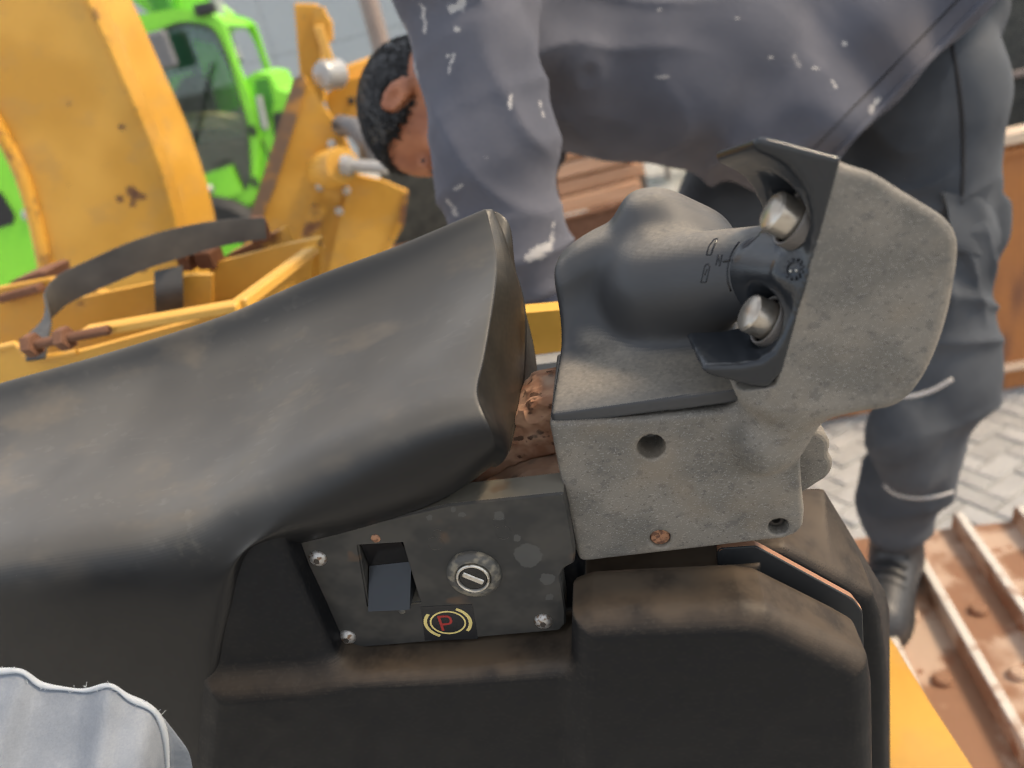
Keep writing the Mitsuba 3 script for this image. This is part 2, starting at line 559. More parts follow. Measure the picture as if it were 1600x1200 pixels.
PLATE_SPOTS = [(con(a, b, -0.008)[0], con(a, b, -0.008)[2], r * 0.00034) for a, b, r in ((825, 868, 24), (780, 806, 10), (708, 797, 5), (722, 803, 6), (855, 905, 12), (858, 934, 8), (808, 841, 6), (670, 808, 5))]
material('plate_grey', plate_color, lambda p, n, uv: 0.5 + 0.2 * f3(p, 80, 2), spec=0.35, bump=lambda p, n, uv: 0.00008 * f3(p, 500, 3), eps=3e-4)
material('screw_steel', lambda p, n, uv: mix((0.42, 0.40, 0.37), (0.16, 0.10, 0.06), smoothstep(0.45, 0.7, f3(p, 500, 3))), 0.42, metal=0.7)
material('nickel', lambda p, n, uv: mix((0.55, 0.52, 0.46), (0.25, 0.2, 0.14), smoothstep(0.5, 0.75, f3(p, 350, 3))), 0.33, metal=0.8)
material('rubber_ring', lambda p, n, uv: mix((0.05, 0.048, 0.043), (0.16, 0.14, 0.105), smoothstep(0.4, 0.7, f3(p, 240, 3))), 0.55)
material('button_grey', lambda p, n, uv: mix((0.34, 0.29, 0.235), (0.50, 0.455, 0.39), smoothstep(0.3, 0.7, f3(p, 140, 3))), 0.27, metal=0.85)


def rust_color(p, n, uv):
    a = f3(p, 70, 4)
    c = mix((0.22, 0.098, 0.052), (0.44, 0.26, 0.165), smoothstep(0.3, 0.65, a))
    c = mix(c, (0.085, 0.045, 0.028), smoothstep(0.60, 0.72, f3(p, 170, 3)))
    return mix(c, (0.46, 0.36, 0.27), smoothstep(0.58, 0.8, f3(p, 45, 3)) * 0.6)


material('rust', rust_color, 0.85, spec=0.15, bump=lambda p, n, uv: 0.0012 * f3(p, 180, 4), eps=5e-4)
material('print_cream', (0.55, 0.44, 0.16), 0.5)
material('print_red', (0.28, 0.022, 0.018), 0.5)
material('print_black', (0.010, 0.010, 0.011), 0.45)
material('rusty_plate', lambda p, n, uv: mix((0.014, 0.015, 0.016), (0.26, 0.13, 0.075), smoothstep(0.3, 0.5, n.z + 0.6 * f3(p, 120, 3) - 0.25)), 0.6)
material('rocker_grey', (0.020, 0.022, 0.025), 0.4, spec=0.4)
material('screw_dark', (0.06, 0.05, 0.042), 0.5, metal=0.5)
material('rusty_bolt', lambda p, n, uv: mix((0.30, 0.14, 0.07), (0.10, 0.045, 0.025), smoothstep(0.4, 0.65, f3(p, 500, 3))), 0.6)
material('collar_grey', (0.10, 0.088, 0.078), 0.4)
material('rust_pale', lambda p, n, uv: mix(rust_color(p, n, uv), (0.34, 0.25, 0.18), 0.45 * smoothstep(0.35, 0.6, f3(p, 30, 3))), 0.85, spec=0.15, bump=lambda p, n, uv: 0.001 * f3(p, 160, 4), eps=5e-4)
material('pale_cloth', lambda p, n, uv: mix((0.15, 0.168, 0.195), (0.23, 0.25, 0.28), smoothstep(0.3, 0.7, f3(p, 45, 4)) * 0.6 + 0.4 * noise(p.x * 1600, p.y * 1600, p.z * 1600)), 0.9, spec=0.1, bump=lambda p, n, uv: 0.0003 * f3(p, 700, 3) + 0.0012 * f3(p, 90, 3), eps=2e-4)
material('pale_thread', (0.36, 0.385, 0.41), 0.9, spec=0.1)
material('yellow_pale', lambda p, n, uv: mix((0.66, 0.38, 0.08), (0.55, 0.28, 0.04), f3(p, 12, 3)), 0.4)
material('rusty_edge', lambda p, n, uv: mix((0.16, 0.10, 0.065), (0.40, 0.20, 0.05), smoothstep(0.5, 0.7, f3(p, 18, 3))), 0.6)
material('strip_grey', lambda p, n, uv: mix((0.20, 0.21, 0.22), (0.27, 0.27, 0.26), f3(p, 30, 3)), 0.6)
material('post_dark', (0.10, 0.085, 0.075), 0.6)
material('pale_metal', (0.36, 0.355, 0.34), 0.35, metal=0.3)
material('mirror_grey', (0.12, 0.12, 0.125), 0.4)
material('cab_dark', (0.10, 0.16, 0.13), 0.5)
material('skin', lambda p, n, uv: mix((0.40, 0.165, 0.085), (0.30, 0.11, 0.055), smoothstep(0.3, 0.7, f3(p, 40, 4))), 0.5, spec=0.35)
material('hair', lambda p, n, uv: mix((0.010, 0.0095, 0.009), (0.045, 0.042, 0.040), smoothstep(0.45, 0.75, fbm(p.x * 420, p.y * 420, p.z * 60, 3))), 0.5, spec=0.4)
material('eye_dark', (0.03, 0.02, 0.016), 0.2)
PAINT = []


def cloth_base(p, c0, c1):
    t = f3(p, 9, 4)
    w = noise(p.x * 900, p.y * 900, p.z * 900)
    return mix(c0, c1, smoothstep(0.3, 0.7, t) * 0.7 + 0.3 * w)


def jacket_color(p, n, uv):
    c = cloth_base(p, (0.066, 0.070, 0.088), (0.108, 0.109, 0.128))
    c = mix(c, (0.115, 0.096, 0.088), 0.4 * smoothstep(0.5, 0.75, f3(p, 5, 3)))
    for (x, y, z, ax, ay, az, L, r, k) in PAINT:
        dx, dy, dz = p.x - x, p.y - y, p.z - z
        t = dr.clip(dx * ax + dy * ay + dz * az, -L, L)
        d = dr.sqrt(dr.square(dx - t * ax) + dr.square(dy - t * ay) + dr.square(dz - t * az)) + r * 2.6 * (f3(p, 150, 3) - 0.5)
        c = mix(c, (0.44, 0.42, 0.395), k * 0.9 * (1 - smoothstep(r * 0.25, r * 0.9, d)))
    return c


for (a, b, y, ang, L, r, k) in ((663, 28, 0.93, 105, 20, 5, .8), (715, 10, 0.93, 160, 10, 8, .8), (714, 46, 0.92, 0, 2, 4, .8), (640, 60, 0.93, 100, 22, 9, .45), (648, 105, 0.92, 95, 14, 5, .6), (707, 93, 0.9, 120, 6, 3, .8),
                                 (702, 110, 0.9, 110, 3, 3, .8), (797, 157, 0.9, 100, 11, 4, .85), (846, 170, 0.92, 80, 10, 4, .6), (843, 395, 0.86, 150, 16, 10, .85), (862, 370, 0.86, 95, 20, 5, .7), (707, 325, 0.88, 80, 14, 6, .7),
                                 (716, 292, 0.88, 150, 8, 4, .7), (1366, 163, 1.1, -50, 14, 5, .85), (1360, 195, 1.1, 95, 8, 4, .7), (1035, 120, 1.1, 0, 10, 3, .5), (1245, 95, 1.1, 60, 6, 5, .4), (1320, 68, 1.1, 0, 2, 3, .8),
                                 (1303, 130, 1.1, 60, 5, 2.5, .8), (1030, 16, 1.1, 0, 2, 3, .7), (1152, 28, 1.1, 0, 2, 3, .7), (1205, 90, 1.1, 0, 2, 3, .7), (1275, 107, 1.1, 0, 4, 3, .7), (760, 245, 0.88, 0, 2, 3, .7), (700, 88, .9, 0, 2, 3, .7)):
    PAINT.append((a, b, y, ang, L, r, k))
material('jacket_cloth', jacket_color, 0.85, spec=0.2, sheen=0.15, bump=lambda p, n, uv: 0.0004 * f3(p, 300, 2), eps=5e-4)
material('trouser_cloth', lambda p, n, uv: cloth_base(p, (0.038, 0.043, 0.051), (0.072, 0.079, 0.089)), 0.85, spec=0.2, sheen=0.2, bump=lambda p, n, uv: 0.0004 * f3(p, 300, 2), eps=5e-4)
material('cuff_navy', (0.035, 0.04, 0.06), 0.85, spec=0.2)
material('piping', (0.40, 0.38, 0.36), 0.6)
material('seam_dark', (0.012, 0.012, 0.014), 0.8)
material('boot_leather', lambda p, n, uv: mix((0.016, 0.017, 0.019), (0.045, 0.045, 0.047), f3(p, 30, 3)), 0.5)
material('boot_accent', (0.35, 0.04, 0.09), 0.6)
material('seal_black', (0.015, 0.016, 0.016), 0.5)
material('sole_black', (0.012, 0.012, 0.012), 0.75)
# ------------------------------------------------------------------ the control console (dozer frame, metres)
console = thing('control_console', 'black moulded dozer console with broad worn armrest, switch plate and bulging lower shells', 'control console')

# armrest: a closed loft along the dozer, cross-sections measured on the photograph
XL, XE = -0.52, None


def curve(pix, Y):
    Y = np.broadcast_to(np.asarray(Y, float), (len(pix),))
    return np.array([con(a, b, y) for (a, b), y in zip(pix, Y)])


rim = curve([(-260, 670), (-120, 637), (0, 600), (150, 558), (350, 494), (500, 430), (620, 385), (700, 350), (746, 329)], 0.13)
shoulder = curve([(-260, 915), (-120, 890), (0, 868), (100, 852), (200, 838), (300, 812), (370, 776), (450, 732), (520, 697), (600, 660), (680, 632), (728, 622)], -0.014)
front = curve([(-260, 1000), (-120, 985), (0, 968), (100, 952), (200, 935), (300, 905), (370, 862), (450, 795), (520, 760), (600, 720), (680, 684), (762, 664)], -0.026)
lower = curve([(-260, 1400), (-120, 1400), (0, 1400), (120, 1400), (240, 1390), (320, 1200), (360, 960), (400, 852), (450, 838), (520, 822), (600, 796), (680, 764), (772, 708)], -0.022)
under = curve([(-260, 1410), (-120, 1410), (0, 1410), (120, 1410), (240, 1400), (330, 1200), (375, 980), (420, 872), (470, 850), (540, 830), (620, 806), (690, 778), (772, 722)], 0.004)
NT = 220


def along(c):
    t = np.r_[0, np.cumsum(np.linalg.norm(np.diff(c[:, [0, 2]], axis=0), axis=1))]
    f = PchipInterpolator(c[:, 0], c, axis=0)
    return lambda X: np.array(f(X))


x0 = max(c[0, 0] for c in (rim, shoulder, front, lower, under))
S = np.linspace(0, 1, NT)
rows = []
F5 = [along(c) for c in (rim, shoulder, front, lower, under)]
E5 = [c[-1, 0] for c in (rim, shoulder, front, lower, under)]
L5 = [f(x0 + S * (e - x0)) for f, e in zip(F5, E5)]
R_, S_, Fr, Lo, Un = L5
loops = []
for k in range(NT):
    s = S[k]
    r, sh, fr, lo, un = R_[k], S_[k], Fr[k], Lo[k], Un[k]

    def mid(t, sag, bulge=0.0):
        q = r + (sh - r) * t
        return q + np.array([bulge * s ** 3, 0, -sag])
    zb_ = min(un[2], r[2] - 0.06)
    g = 0.75 + 0.5 * s
    pts = [np.array([r[0], 0.112, min(zb_, un[2]) - 0.01]), r + [0, -0.001, -0.040], r + [0, 0.003, -0.008], r + [0, 0.0, 0.0005], mid(0.045, 0.006 * g), mid(0.13, 0.0165 * g), mid(0.34, 0.021 * g), mid(0.62, 0.012 * g), mid(0.86, 0.003), sh + [0, -0.002, -0.002],
           fr, (fr + lo) / 2 + [0, -0.003, 0], lo, un]
    loops.append(pts)
loops = np.array(loops)
# the tip: a measured ridge, then an end face that turns away to its far outline
ridge = [con(*q) for q in ((757, 327, 0.130), (764, 346, 0.124), (773, 388, 0.106), (774, 434, 0.078), (765, 500, 0.044), (752, 572, 0.010), (745, 618, -0.016), (758, 654, -0.026), (771, 686, -0.027), (772, 712, -0.020), (768, 728, 0.0))]
wgt = (S ** 9)[:, None]
for j, q in zip(range(3, 14), ridge):
    loops[:, j] += (q - loops[-1, j]) * wgt
ridge_loop = loops[-1].copy()
eface = ridge_loop.copy()
for j, q in zip(range(3, 14), ((763, 330, 0.137), (779, 356, 0.134), (797, 402, 0.130), (817, 466, 0.122), (821, 540, 0.104), (815, 620, 0.070), (803, 672, 0.036), (798, 694, 0.014), (791, 714, 0.002), (782, 724, 0.0), (772, 730, 0.006))):
    eface[j] = con(*q)
eface[0:3] += [0.014, 0.003, 0]
extra = []
for t in (0.03, 0.10, 0.25, 0.45, 0.65, 0.82, 0.93, 1.0):
    q = ridge_loop * (1 - t) + eface * t
    q[3:13, 0] += 0.0035 * math.sin(math.pi * t)
    extra.append(q)
cen = eface.mean(0)
for dx, sc in ((0.0008, 0.985), (0.0005, 0.94), (-0.002, 0.80), (-0.004, 0.5), (-0.005, 0.02)):
    q = cen + (eface - cen) * sc
    q[:, 0] += dx
    extra.append(q)
loops = np.concatenate([loops, np.array(extra)])
m = loops.shape[1]
P = np.concatenate([loops, loops[:, :1]], 1)
out, at_ = [], np.linspace(0, m, 224, endpoint=False)
for L_ in P:
    u = np.r_[0, np.cumsum(np.maximum(np.linalg.norm(np.diff(L_, axis=0), axis=1), 1e-7) ** 0.5)]
    out.append(CubicSpline(u, L_, axis=0, bc_type='periodic')(np.interp(at_, np.arange(m + 1), u)))
P = np.array(out)
arm_mesh = grid_mesh(P[:, ::-1], wrap=True)
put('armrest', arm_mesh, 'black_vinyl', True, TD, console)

# lower shells: the ledge under the switch plate and the bulge at the right
ledge = xz([(330, 1080), (480, 1072), (540, 1058), (700, 1052), (850, 1042), (925, 1034), (960, 1040), (960, 1420), (300, 1420)], -0.030)
bulge = xz([(893, 972), (925, 962), (1000, 958), (1160, 952), (1200, 958), (1330, 1022), (1362, 1040), (1368, 1080), (1372, 1420), (896, 1420)], -0.036)
backw = xz([(380, 850), (900, 850), (915, 900), (1190, 880), (1200, 1420), (380, 1420)], 0.012)


lbody = xz([(366, 870), (384, 846), (402, 828), (446, 806), (449, 853), (468, 905), (497, 965), (517, 1010), (528, 1050), (560, 1090), (600, 1420), (270, 1420), (290, 1060), (325, 985), (350, 910)], -0.022)


def shells(X, Y, Z):
    a = s_prism(X, Y, Z, ledge, -0.032, 0.05, 0.009)
    b = s_prism(X, Y, Z, bulge, -0.040, 0.006, 0.0135)
    c = s_prism(X, Y, Z, backw, 0.010, 0.05, 0.004)
    e = s_prism(X, Y, Z, lbody, -0.0228, 0.03, 0.006)
    return smin(smin(smin(a, e, 0.020), b, 0.010), c, 0.004)


shell_mesh = nets(shells, (-0.29, -0.05, -0.175), (0.155, 0.06, 0.078), 0.0014)
put('lower_shell', shell_mesh, 'black_shell', True, TD, console)
# gap plate (rusty edge) and the far shell behind it
gp = rounded(xz([(1120, 852), (1180, 848), (1330, 930), (1346, 950), (1350, 1100), (1352, 1420), (1120, 1420)], 0.016), 0.003)
put('divider_plate', plate(gp, 0.013, 0.018, 0.0008), 'rusty_plate', 30, TD, console, 'thin dark divider plate with a rusty top edge')
far = xz([(1120, 850), (1225, 850), (1365, 925), (1378, 960), (1388, 1060), (1392, 1420), (1120, 1420)], 0.028)
faru = xz([(1130, 765), (1288, 765), (1384, 925), (1390, 950), (1392, 1420), (1130, 1420)], 0.086)


def far_shell(X, Y, Z):
    t = np.clip((Y - 0.028) / 0.058, 0, 1)
    q = poly_sdf(X, Z, far)[:, :, :] * (1 - t) + poly_sdf(X, Z, faru) * t
    q = q * 0.85 + 0.007
    w = np.abs(Y - 0.058) - 0.034 + 0.007
    return np.minimum(np.maximum(q, w), 0) + np.sqrt(np.maximum(q, 0) ** 2 + np.maximum(w, 0) ** 2) - 0.007


put('far_shell', nets(far_shell, (0.05, 0.015, -0.30), (0.25, 0.10, 0.06), 0.002), 'black_shell', True, TD, console)

# switch plate
PY0, PY1 = -0.008, 0.011
pl = rounded(xz([(456, 848), (600, 812), (700, 789), (881, 770), (888, 800), (899, 868), (897, 880), (882, 888), (876, 900), (884, 955), (884, 975), (874, 986), (560, 1013), (538, 1009), (526, 1000)], PY0), 0.0012)
sw = xz([(560, 853), (629, 849), (656, 941), (576, 947)], PY0)
pl_h = pl.difference(Polygon(sw))
plate_mesh = plate(Polygon(pl_h.exterior.coords), PY0 + 0.0008, PY1, 0.0) if False else None
pm = trimesh.creation.extrude_polygon(pl_h, PY1 - PY0 - 0.0012, engine='earcut')
v = np.array(pm.vertices)
body = trimesh.Trimesh(np.c_[v[:, 0], PY1 - v[:, 2], v[:, 1]], pm.faces, process=False)
cham = bridge(np.array(pl_h.exterior.coords)[:-1], PY0 + 0.0012, np.array(pl_h.buffer(-0.0010).exterior.coords)[:-1], PY0, 400)
fm = trimesh.creation.extrude_polygon(pl_h.buffer(-0.0010).difference(Polygon(sw)), 0.0012, engine='earcut')
v = np.array(fm.vertices)
face = trimesh.Trimesh(np.c_[v[:, 0], PY0 + 0.0012 - v[:, 2], v[:, 1]], fm.faces, process=False)
swp = put('switch_plate', trimesh.util.concatenate([body, cham, face]), 'plate_grey', 20, TD, console, 'grey steel switch plate with key switch, rocker and parking sticker')


def flat(polys, y0, y1):
    return trimesh.util.concatenate([plate(g, y0, y1) for g in (polys if isinstance(polys, list) else [polys])])


def disc(x, y, r, Y):
    c = con(x, y, Y)
    return Point(c[0], c[2]).buffer(r, quad_segs=16)


# rocker switch
swc = np.array(sw)
cx = swc.mean(0)
recess = plate(Polygon(cx + (swc - cx) * 1.02), 0.004, 0.010)
put('rocker_recess', recess, 'matte_black', 30, TD, swp)
tl, tr, br, bl = [np.array([a[0], 0, a[1]]) for a in swc]
ins = lambda a, b, t: a + (b - a) * t
ml, mr = ins(tl, bl, 0.50), ins(tr, br, 0.47)
w_ = 0.0012
mr2, br2 = mr + (ml - mr) * 0.0, br + (bl - br) * 0.17
up = lambda p, Y: np.array([p[0], Y, p[2]])
top = [up(ins(tl, tr, 0.03), -0.0065), up(ins(tr, tl, 0.05), -0.0065), up(ins(mr, ml, 0.06), 0.001), up(ins(ml, mr, 0.03), 0.001)]
low = [up(ins(ml, mr, 0.03), 0.0008), up(ins(mr, ml, 0.06), 0.0008), up(ins(br, bl, 0.16), -0.0135), up(ins(bl, br, 0.03), -0.0125)]
deep = lambda q: [up(a, 0.006) for a in q]


def wedge(q):
    return trimesh.convex.convex_hull(np.array(q + deep(q)))


put('rocker_upper', wedge(top), 'gloss_black', 30, TD, swp)
put('rocker_lower', wedge(low), 'rocker_grey', 30, TD, swp, 'pressed lower half of the black rocker switch')
# key switch
kc = con(741, 895, PY0)
ky = align([0, -1, 0], kc, [1, 0, 0])
key = put('key_switch', moved(lathe([(0, 0), (0.0152, 0), (0.0152, 0.0012), (0.0146, 0.0028), (0.0128, 0.0042), (0.0106, 0.0046), (0.0098, 0.0040), (0.0094, 0.0018), (0, 0.0018)], 56), ky), 'rubber_ring', 35, TD, swp)
put('lock_ring', moved(lathe([(0.0094, 0.0010), (0.0094, 0.0050), (0.0089, 0.0056), (0.0082, 0.0056), (0.0078, 0.0050), (0.0078, 0.0010)], 56), ky), 'nickel', 35, TD, key)
put('lock_core', moved(lathe([(0, 0.0044), (0.0074, 0.0044), (0.0077, 0.0040), (0.0077, 0.0020)], 40), ky), 'gloss_black', 35, TD, key)
ks = moved(box([-0.0062, -0.0017, 0.004], [0.0062, 0.0017, 0.0052], 0.0005), ky @ trimesh.transformations.rotation_matrix(math.radians(-36), [0, 0, 1]))
put('key_slot', ks, 'nickel', 20, TD, key)
# plate screws
for (a, b, r, mt) in ((497, 872, 0.0052, 'screw_steel'), (543, 995, 0.0052, 'screw_steel'), (849, 970, 0.0052, 'screw_steel')):
    M = align([0, -1, 0], con(a, b, PY0))
    head = lathe([(0, 0.0030), (0.0018, 0.0029), (0.0034, 0.0024), (0.0046, 0.0014), (r, 0.0003), (r, -0.001)], 28)
    sc = put('screw', moved(head, M), mt, 40, TD, swp)
    put('socket', moved(lathe([(0, 0.00325), (0.0017, 0.00325), (0.0019, 0.0027)], 6), M), 'screw_dark', 10, TD, sc)
put('indicator_lens', moved(lathe([(0, 0.0012), (0.0015, 0.0010), (0.0026, 0.0003), (0.0028, -0.001)], 20), align([0, -1, 0], con(587, 841, PY0))), 'rusty_bolt', 40, TD, swp, 'small rust-brown indicator lens above the rocker')
put('indicator_lens', moved(lathe([(0, 0.0010), (0.0012, 0.0008), (0.0020, 0.0002), (0.0022, -0.001)], 20), align([0, -1, 0], con(628, 955, PY0))), 'rubber_ring', 40, TD, swp)
# parking-brake sticker: flat print
st = Polygon(xz([(657, 948), (738, 944), (747, 998), (664, 1001)], PY0 - 0.0002))
stk = put('sticker', plate(st, PY0 - 0.0003, PY0 + 0.0005), 'print_black', 20, TD, swp, 'square black sticker with a red P in brake symbol')
sc_ = con(700, 972, PY0)
cc = Point(sc_[0], sc_[2])
tilt = -8
ring = affinity.scale(cc.buffer(0.0106, quad_segs=24), 1.0, 0.82).difference(affinity.scale(cc.buffer(0.0096, quad_segs=24), 1.0, 0.80))
arc0 = affinity.scale(cc.buffer(0.0142, quad_segs=24), 1.0, 0.83).difference(affinity.scale(cc.buffer(0.0122, quad_segs=24), 1.0, 0.83))
keep = lambda a0, a1: Polygon([(sc_[0], sc_[2])] + [(sc_[0] + 0.03 * math.cos(math.radians(t)), sc_[2] + 0.03 * math.sin(math.radians(t))) for t in np.linspace(a0, a1, 14)])
put('brake_symbol', flat([ring, arc0.intersection(keep(-38, 52)), arc0.intersection(keep(142, 232))], PY0 - 0.0005, PY0 - 0.0002), 'print_cream', 20, TD, stk)
tm = meshkit.text_mesh('P', 0.0112, 0.0003, bold=False)
v = np.array(tm.vertices)
v[:, 0] = (v[:, 0] - v[:, 0].mean()) * 1.05
v[:, 1] -= 0.0112 / 2
tm = trimesh.Trimesh(np.c_[v[:, 0] + sc_[0] - v[:, 1] * 0.25 * 0 + 0.0004, PY0 - 0.0003 - v[:, 2], v[:, 1] + sc_[2]], tm.faces, process=False)
put('letter_p', tm, 'print_red', 20, TD, stk)
# faint embossed speed marks (slow and fast animal outlines as plain rounded loops)
for (a, b) in ((680, 850), (786, 833)):
    c = con(a, b, PY0)
    g1 = Point(c[0], c[2]).buffer(0.0042, quad_segs=10)
    g2 = Point(c[0] + 0.0032, c[2] + 0.0062).buffer(0.0026, quad_segs=10)
    if a > 700:
        g2 = Point(c[0] - 0.0006, c[2] + 0.0068).buffer(0.0032, quad_segs=10)
    o = g1.union(g2)
    o = o.buffer(0.0004).difference(o.buffer(-0.0003))
    put('embossed_mark', flat([g for g in getattr(o, 'geoms', [o])], PY0 - 0.00025, PY0 + 0.0002), 'plate_grey', 20, TD, swp)

# rusty frame showing between armrest and grip
rf = thing('rusty_console_frame', 'flaking rust-brown steel frame in the gap between armrest and grip', 'steel frame')
def rough_block(pix, y0, y1, amp, seed):
    g = xz(pix, (y0 + y1) / 2)
    g0 = np.array(g)

    def fn(X, Y, Z):
        d = s_prism(X, Y, Z, g, y0, y1, 0.004)
        P_ = np.stack(np.broadcast_arrays(X, Y, Z), -1)
        n = meshkit.fbm(P_ * 75 + seed, 4)
        cr = np.abs(meshkit.noise(P_ * 80 + seed * 3) - 0.5)
        return d + amp * (n - 0.5) - 0.0016 * np.clip(0.06 - cr, 0, 1) / 0.06
    return nets(fn, (g0[:, 0].min() - 0.006, y0 - 0.006, g0[:, 1].min() - 0.006), (g0[:, 0].max() + 0.006, y1 + 0.006, g0[:, 1].max() + 0.006), 0.0016)


put('upper_plate', rough_block([(690, 712), (745, 680), (800, 632), (835, 602), (900, 592), (930, 596), (930, 672), (850, 686), (800, 704), (740, 744)], 0.040, 0.085, 0.005, 3), 'rust', True, TD, rf)
put('lower_plate', rough_block([(640, 770), (700, 742), (780, 712), (830, 690), (930, 676), (930, 760), (640, 800)], 0.022, 0.10, 0.0035, 8), 'rust_pale', True, TD, rf)

# ------------------------------------------------------------------ grey casting with the grip
lever = thing('steering_lever', 'grey cast steering lever with palm grip, two round buttons and dark plastic shroud', 'control lever')
blk = xz([(858, 662), (872, 661), (1000, 655), (1150, 640), (1230, 660), (1250, 690), (1254, 760), (1258, 800), (1256, 822), (1246, 835), (1225, 843), (1180, 848), (1080, 860), (965, 873), (915, 879), (905, 876), (900, 862), (884, 790)], 0.0)
grip = xz(spline([(1230, 220), (1317, 241), (1352, 252), (1400, 281), (1447, 311), (1472, 333), (1483, 365), (1477, 420), (1466, 475), (1441, 548), (1412, 595), (1385, 616), (1345, 624), (1300, 626), (1230, 630), (1150, 612), (1190, 480), (1232, 340)], 110, True), -0.008)
neckp = xz(spline([(1176, 612), (1204, 600), (1330, 606), (1318, 634), (1292, 655), (1268, 690), (1244, 722), (1205, 742), (1178, 742), (1158, 722), (1148, 690), (1162, 655)], 80, True), -0.008)
SKEW, CY = 0.12, -0.0232
sA, sB = con(1319, 245, CY), con(1222, 590, CY)
sN = np.array([-(sB[2] - sA[2]), sB[0] - sA[0]]) / np.hypot(sB[2] - sA[2], sB[0] - sA[0])
if sN[0] > 0:
    sN = -sN
na, nb, nc, nd = con(1165, 690, -0.004), con(1195, 690, -0.012), con(1240, 655, -0.012), con(1262, 600, -0.004)
hole1, hole2, hole3 = con(1018, 699, 0), con(1032, 843, 0), con(1217, 824, 0)


def lean(Z):
    return np.clip((Z - con(1230, 428, 0.0)[2]) / 0.05 + 0.35, 0, 1)


def leaning_prism(X, Y, Z, pts, y0, y1, r, extra=0.0):
    """prism whose depth axis leans left and down towards its top"""
    t = lean(Z)
    out = np.empty(np.broadcast_shapes(X.shape, Y.shape, Z.shape), np.float32)
    for j, y in enumerate(Y.ravel()):
        s_ = max(float(y) - CY, 0)
        out[:, j:j + 1] = poly_sdf(X + (0.02 + 0.26 * t + extra * np.exp(-((Z - con(1230, 428, 0.0)[2]) / 0.024) ** 2)) * s_, Z + 0.26 * t * s_, pts)
    q = out + r
    w = np.abs(Y - (y0 + y1) / 2) - (y1 - y0) / 2 + r
    return np.minimum(np.maximum(q, w), 0) + np.sqrt(np.maximum(q, 0) ** 2 + np.maximum(w, 0) ** 2) - r


def casting(X, Y, Z):
    b = s_prism(X, Y, Z, blk, 0.0, 0.085, 0.0028)
    g = leaning_prism(X, Y, Z, grip, -0.0222, 0.036, 0.0058)
    t = lean(Z)
    s_ = np.maximum(Y - CY, 0)
    seam = (X + (0.02 + 0.26 * t) * s_ - sA[0]) * sN[0] + (Z + 0.26 * t * s_ - sA[2]) * sN[1]
    g = smax(g, np.where(Z > sB[2] - 0.004, seam - 0.0015, -1.0), 0.0006)
    n = s_prism(X, Y, Z, neckp, -0.0195, 0.030, 0.017)
    d = smin(smin(g, n, 0.012), b, 0.009)
    for c, r, dep in ((hole1, 0.0070, 0.022), (hole2, 0.0056, 0.004), (hole3, 0.0052, 0.010)):
        h = s_cyl(X, Y, Z, c + [0, -0.01, 0], c + [0, dep, 0], r)
        d = smax(d, -h, 0.0012)
    return d


cast_mesh = nets(casting, (-0.006, -0.036, -0.012), (0.215, 0.09, 0.215), 0.00115)
put('casting', cast_mesh, 'cast_grey', True, TD, lever, 'rough grey painted casting forming base, neck and palm grip')
put('plug_bolt', moved(lathe([(0, 0.0), (0.0048, 0.0), (0.0052, -0.0006), (0.0052, -0.003)], 28), align([0, -1, 0], hole2 + [0, 0.0022, 0])), 'rusty_bolt', 30, TD, lever, 'small rusty bolt head in the lower front hole')
b3 = put('socket_screw', moved(lathe([(0.0022, 0.0), (0.0022, 0.002), (0.0038, 0.002), (0.0040, 0.0015), (0.0040, -0.001)], 24), align([0, -1, 0], hole3 + [0, 0.0085, 0])), 'screw_dark', 30, TD, lever)
# lobe at the back right of the block
lobe = rounded(xz(spline([(1225, 690), (1258, 668), (1284, 672), (1295, 690), (1293, 703), (1299, 716), (1292, 738), (1272, 752), (1240, 768), (1220, 740)], 60, True), 0.03), 0.001)
put('cast_lobe', plate(lobe, 0.026, 0.045, 0.003), 'cast_grey', 30, TD, lever)

# dark shroud: flat apron, raised back wall, hub of the twist grip
apron = xz([(857, 655), (858, 640), (1000, 627), (1110, 614), (1162, 600), (1162, 628), (1000, 643), (860, 666)], 0.006)
wall = xz(spline([(840, 425), (874, 402), (890, 388), (930, 362), (952, 350), (966, 330), (984, 307), (1012, 297), (1045, 299), (1088, 317), (1122, 334), (1142, 352), (1158, 390), (1160, 480), (1140, 560), (1000, 580), (830, 600), (820, 500)], 100, True), 0.10)
hub_a, hub_b = con(1030, 445, 0.064), con(1205, 420, 0.030)
lip0, lip1 = con(858, 652, 0.006), con(1162, 612, 0.006)


def shroud(X, Y, Z):
    zt = lip0[2] + (lip1[2] - lip0[2]) * (X - lip0[0]) / (lip1[0] - lip0[0])
    yy = Y - 0.0025
    top = zt + 0.004 + 0.16 * yy - Z
    bot = zt - 0.0035 + 0.05 * yy
    a = smax(smax(-top * 0.98, bot - Z, 0.0006), np.abs(Y - 0.058) - 0.0555, 0.0008)
    w = s_prism(X, Y, Z, wall, 0.080, 0.118, 0.013)
    h = s_caps(X, Y, Z, hub_a, hub_b, 0.0262, 0.0208)
    d = smin(smin(a, w, 0.026), h, 0.024)
    left, right = lip0[0] + 0.0005 + 0.085 * yy, lip1[0] + 0.002
    d = smax(d, left - X, 0.005)
    inner = (hub_b[0] - 0.002) - X
    return np.where(Z < lip1[2] + 0.010, smax(d, X - right, 0.002), d)


shroud_mesh = nets(shroud, (-0.01, -0.002, 0.055), (0.135, 0.125, 0.185), 0.00125)
put('shroud', shroud_mesh, 'shroud_plastic', True, TD, lever, 'dusty dark plastic shroud with raised back wall and round hub')
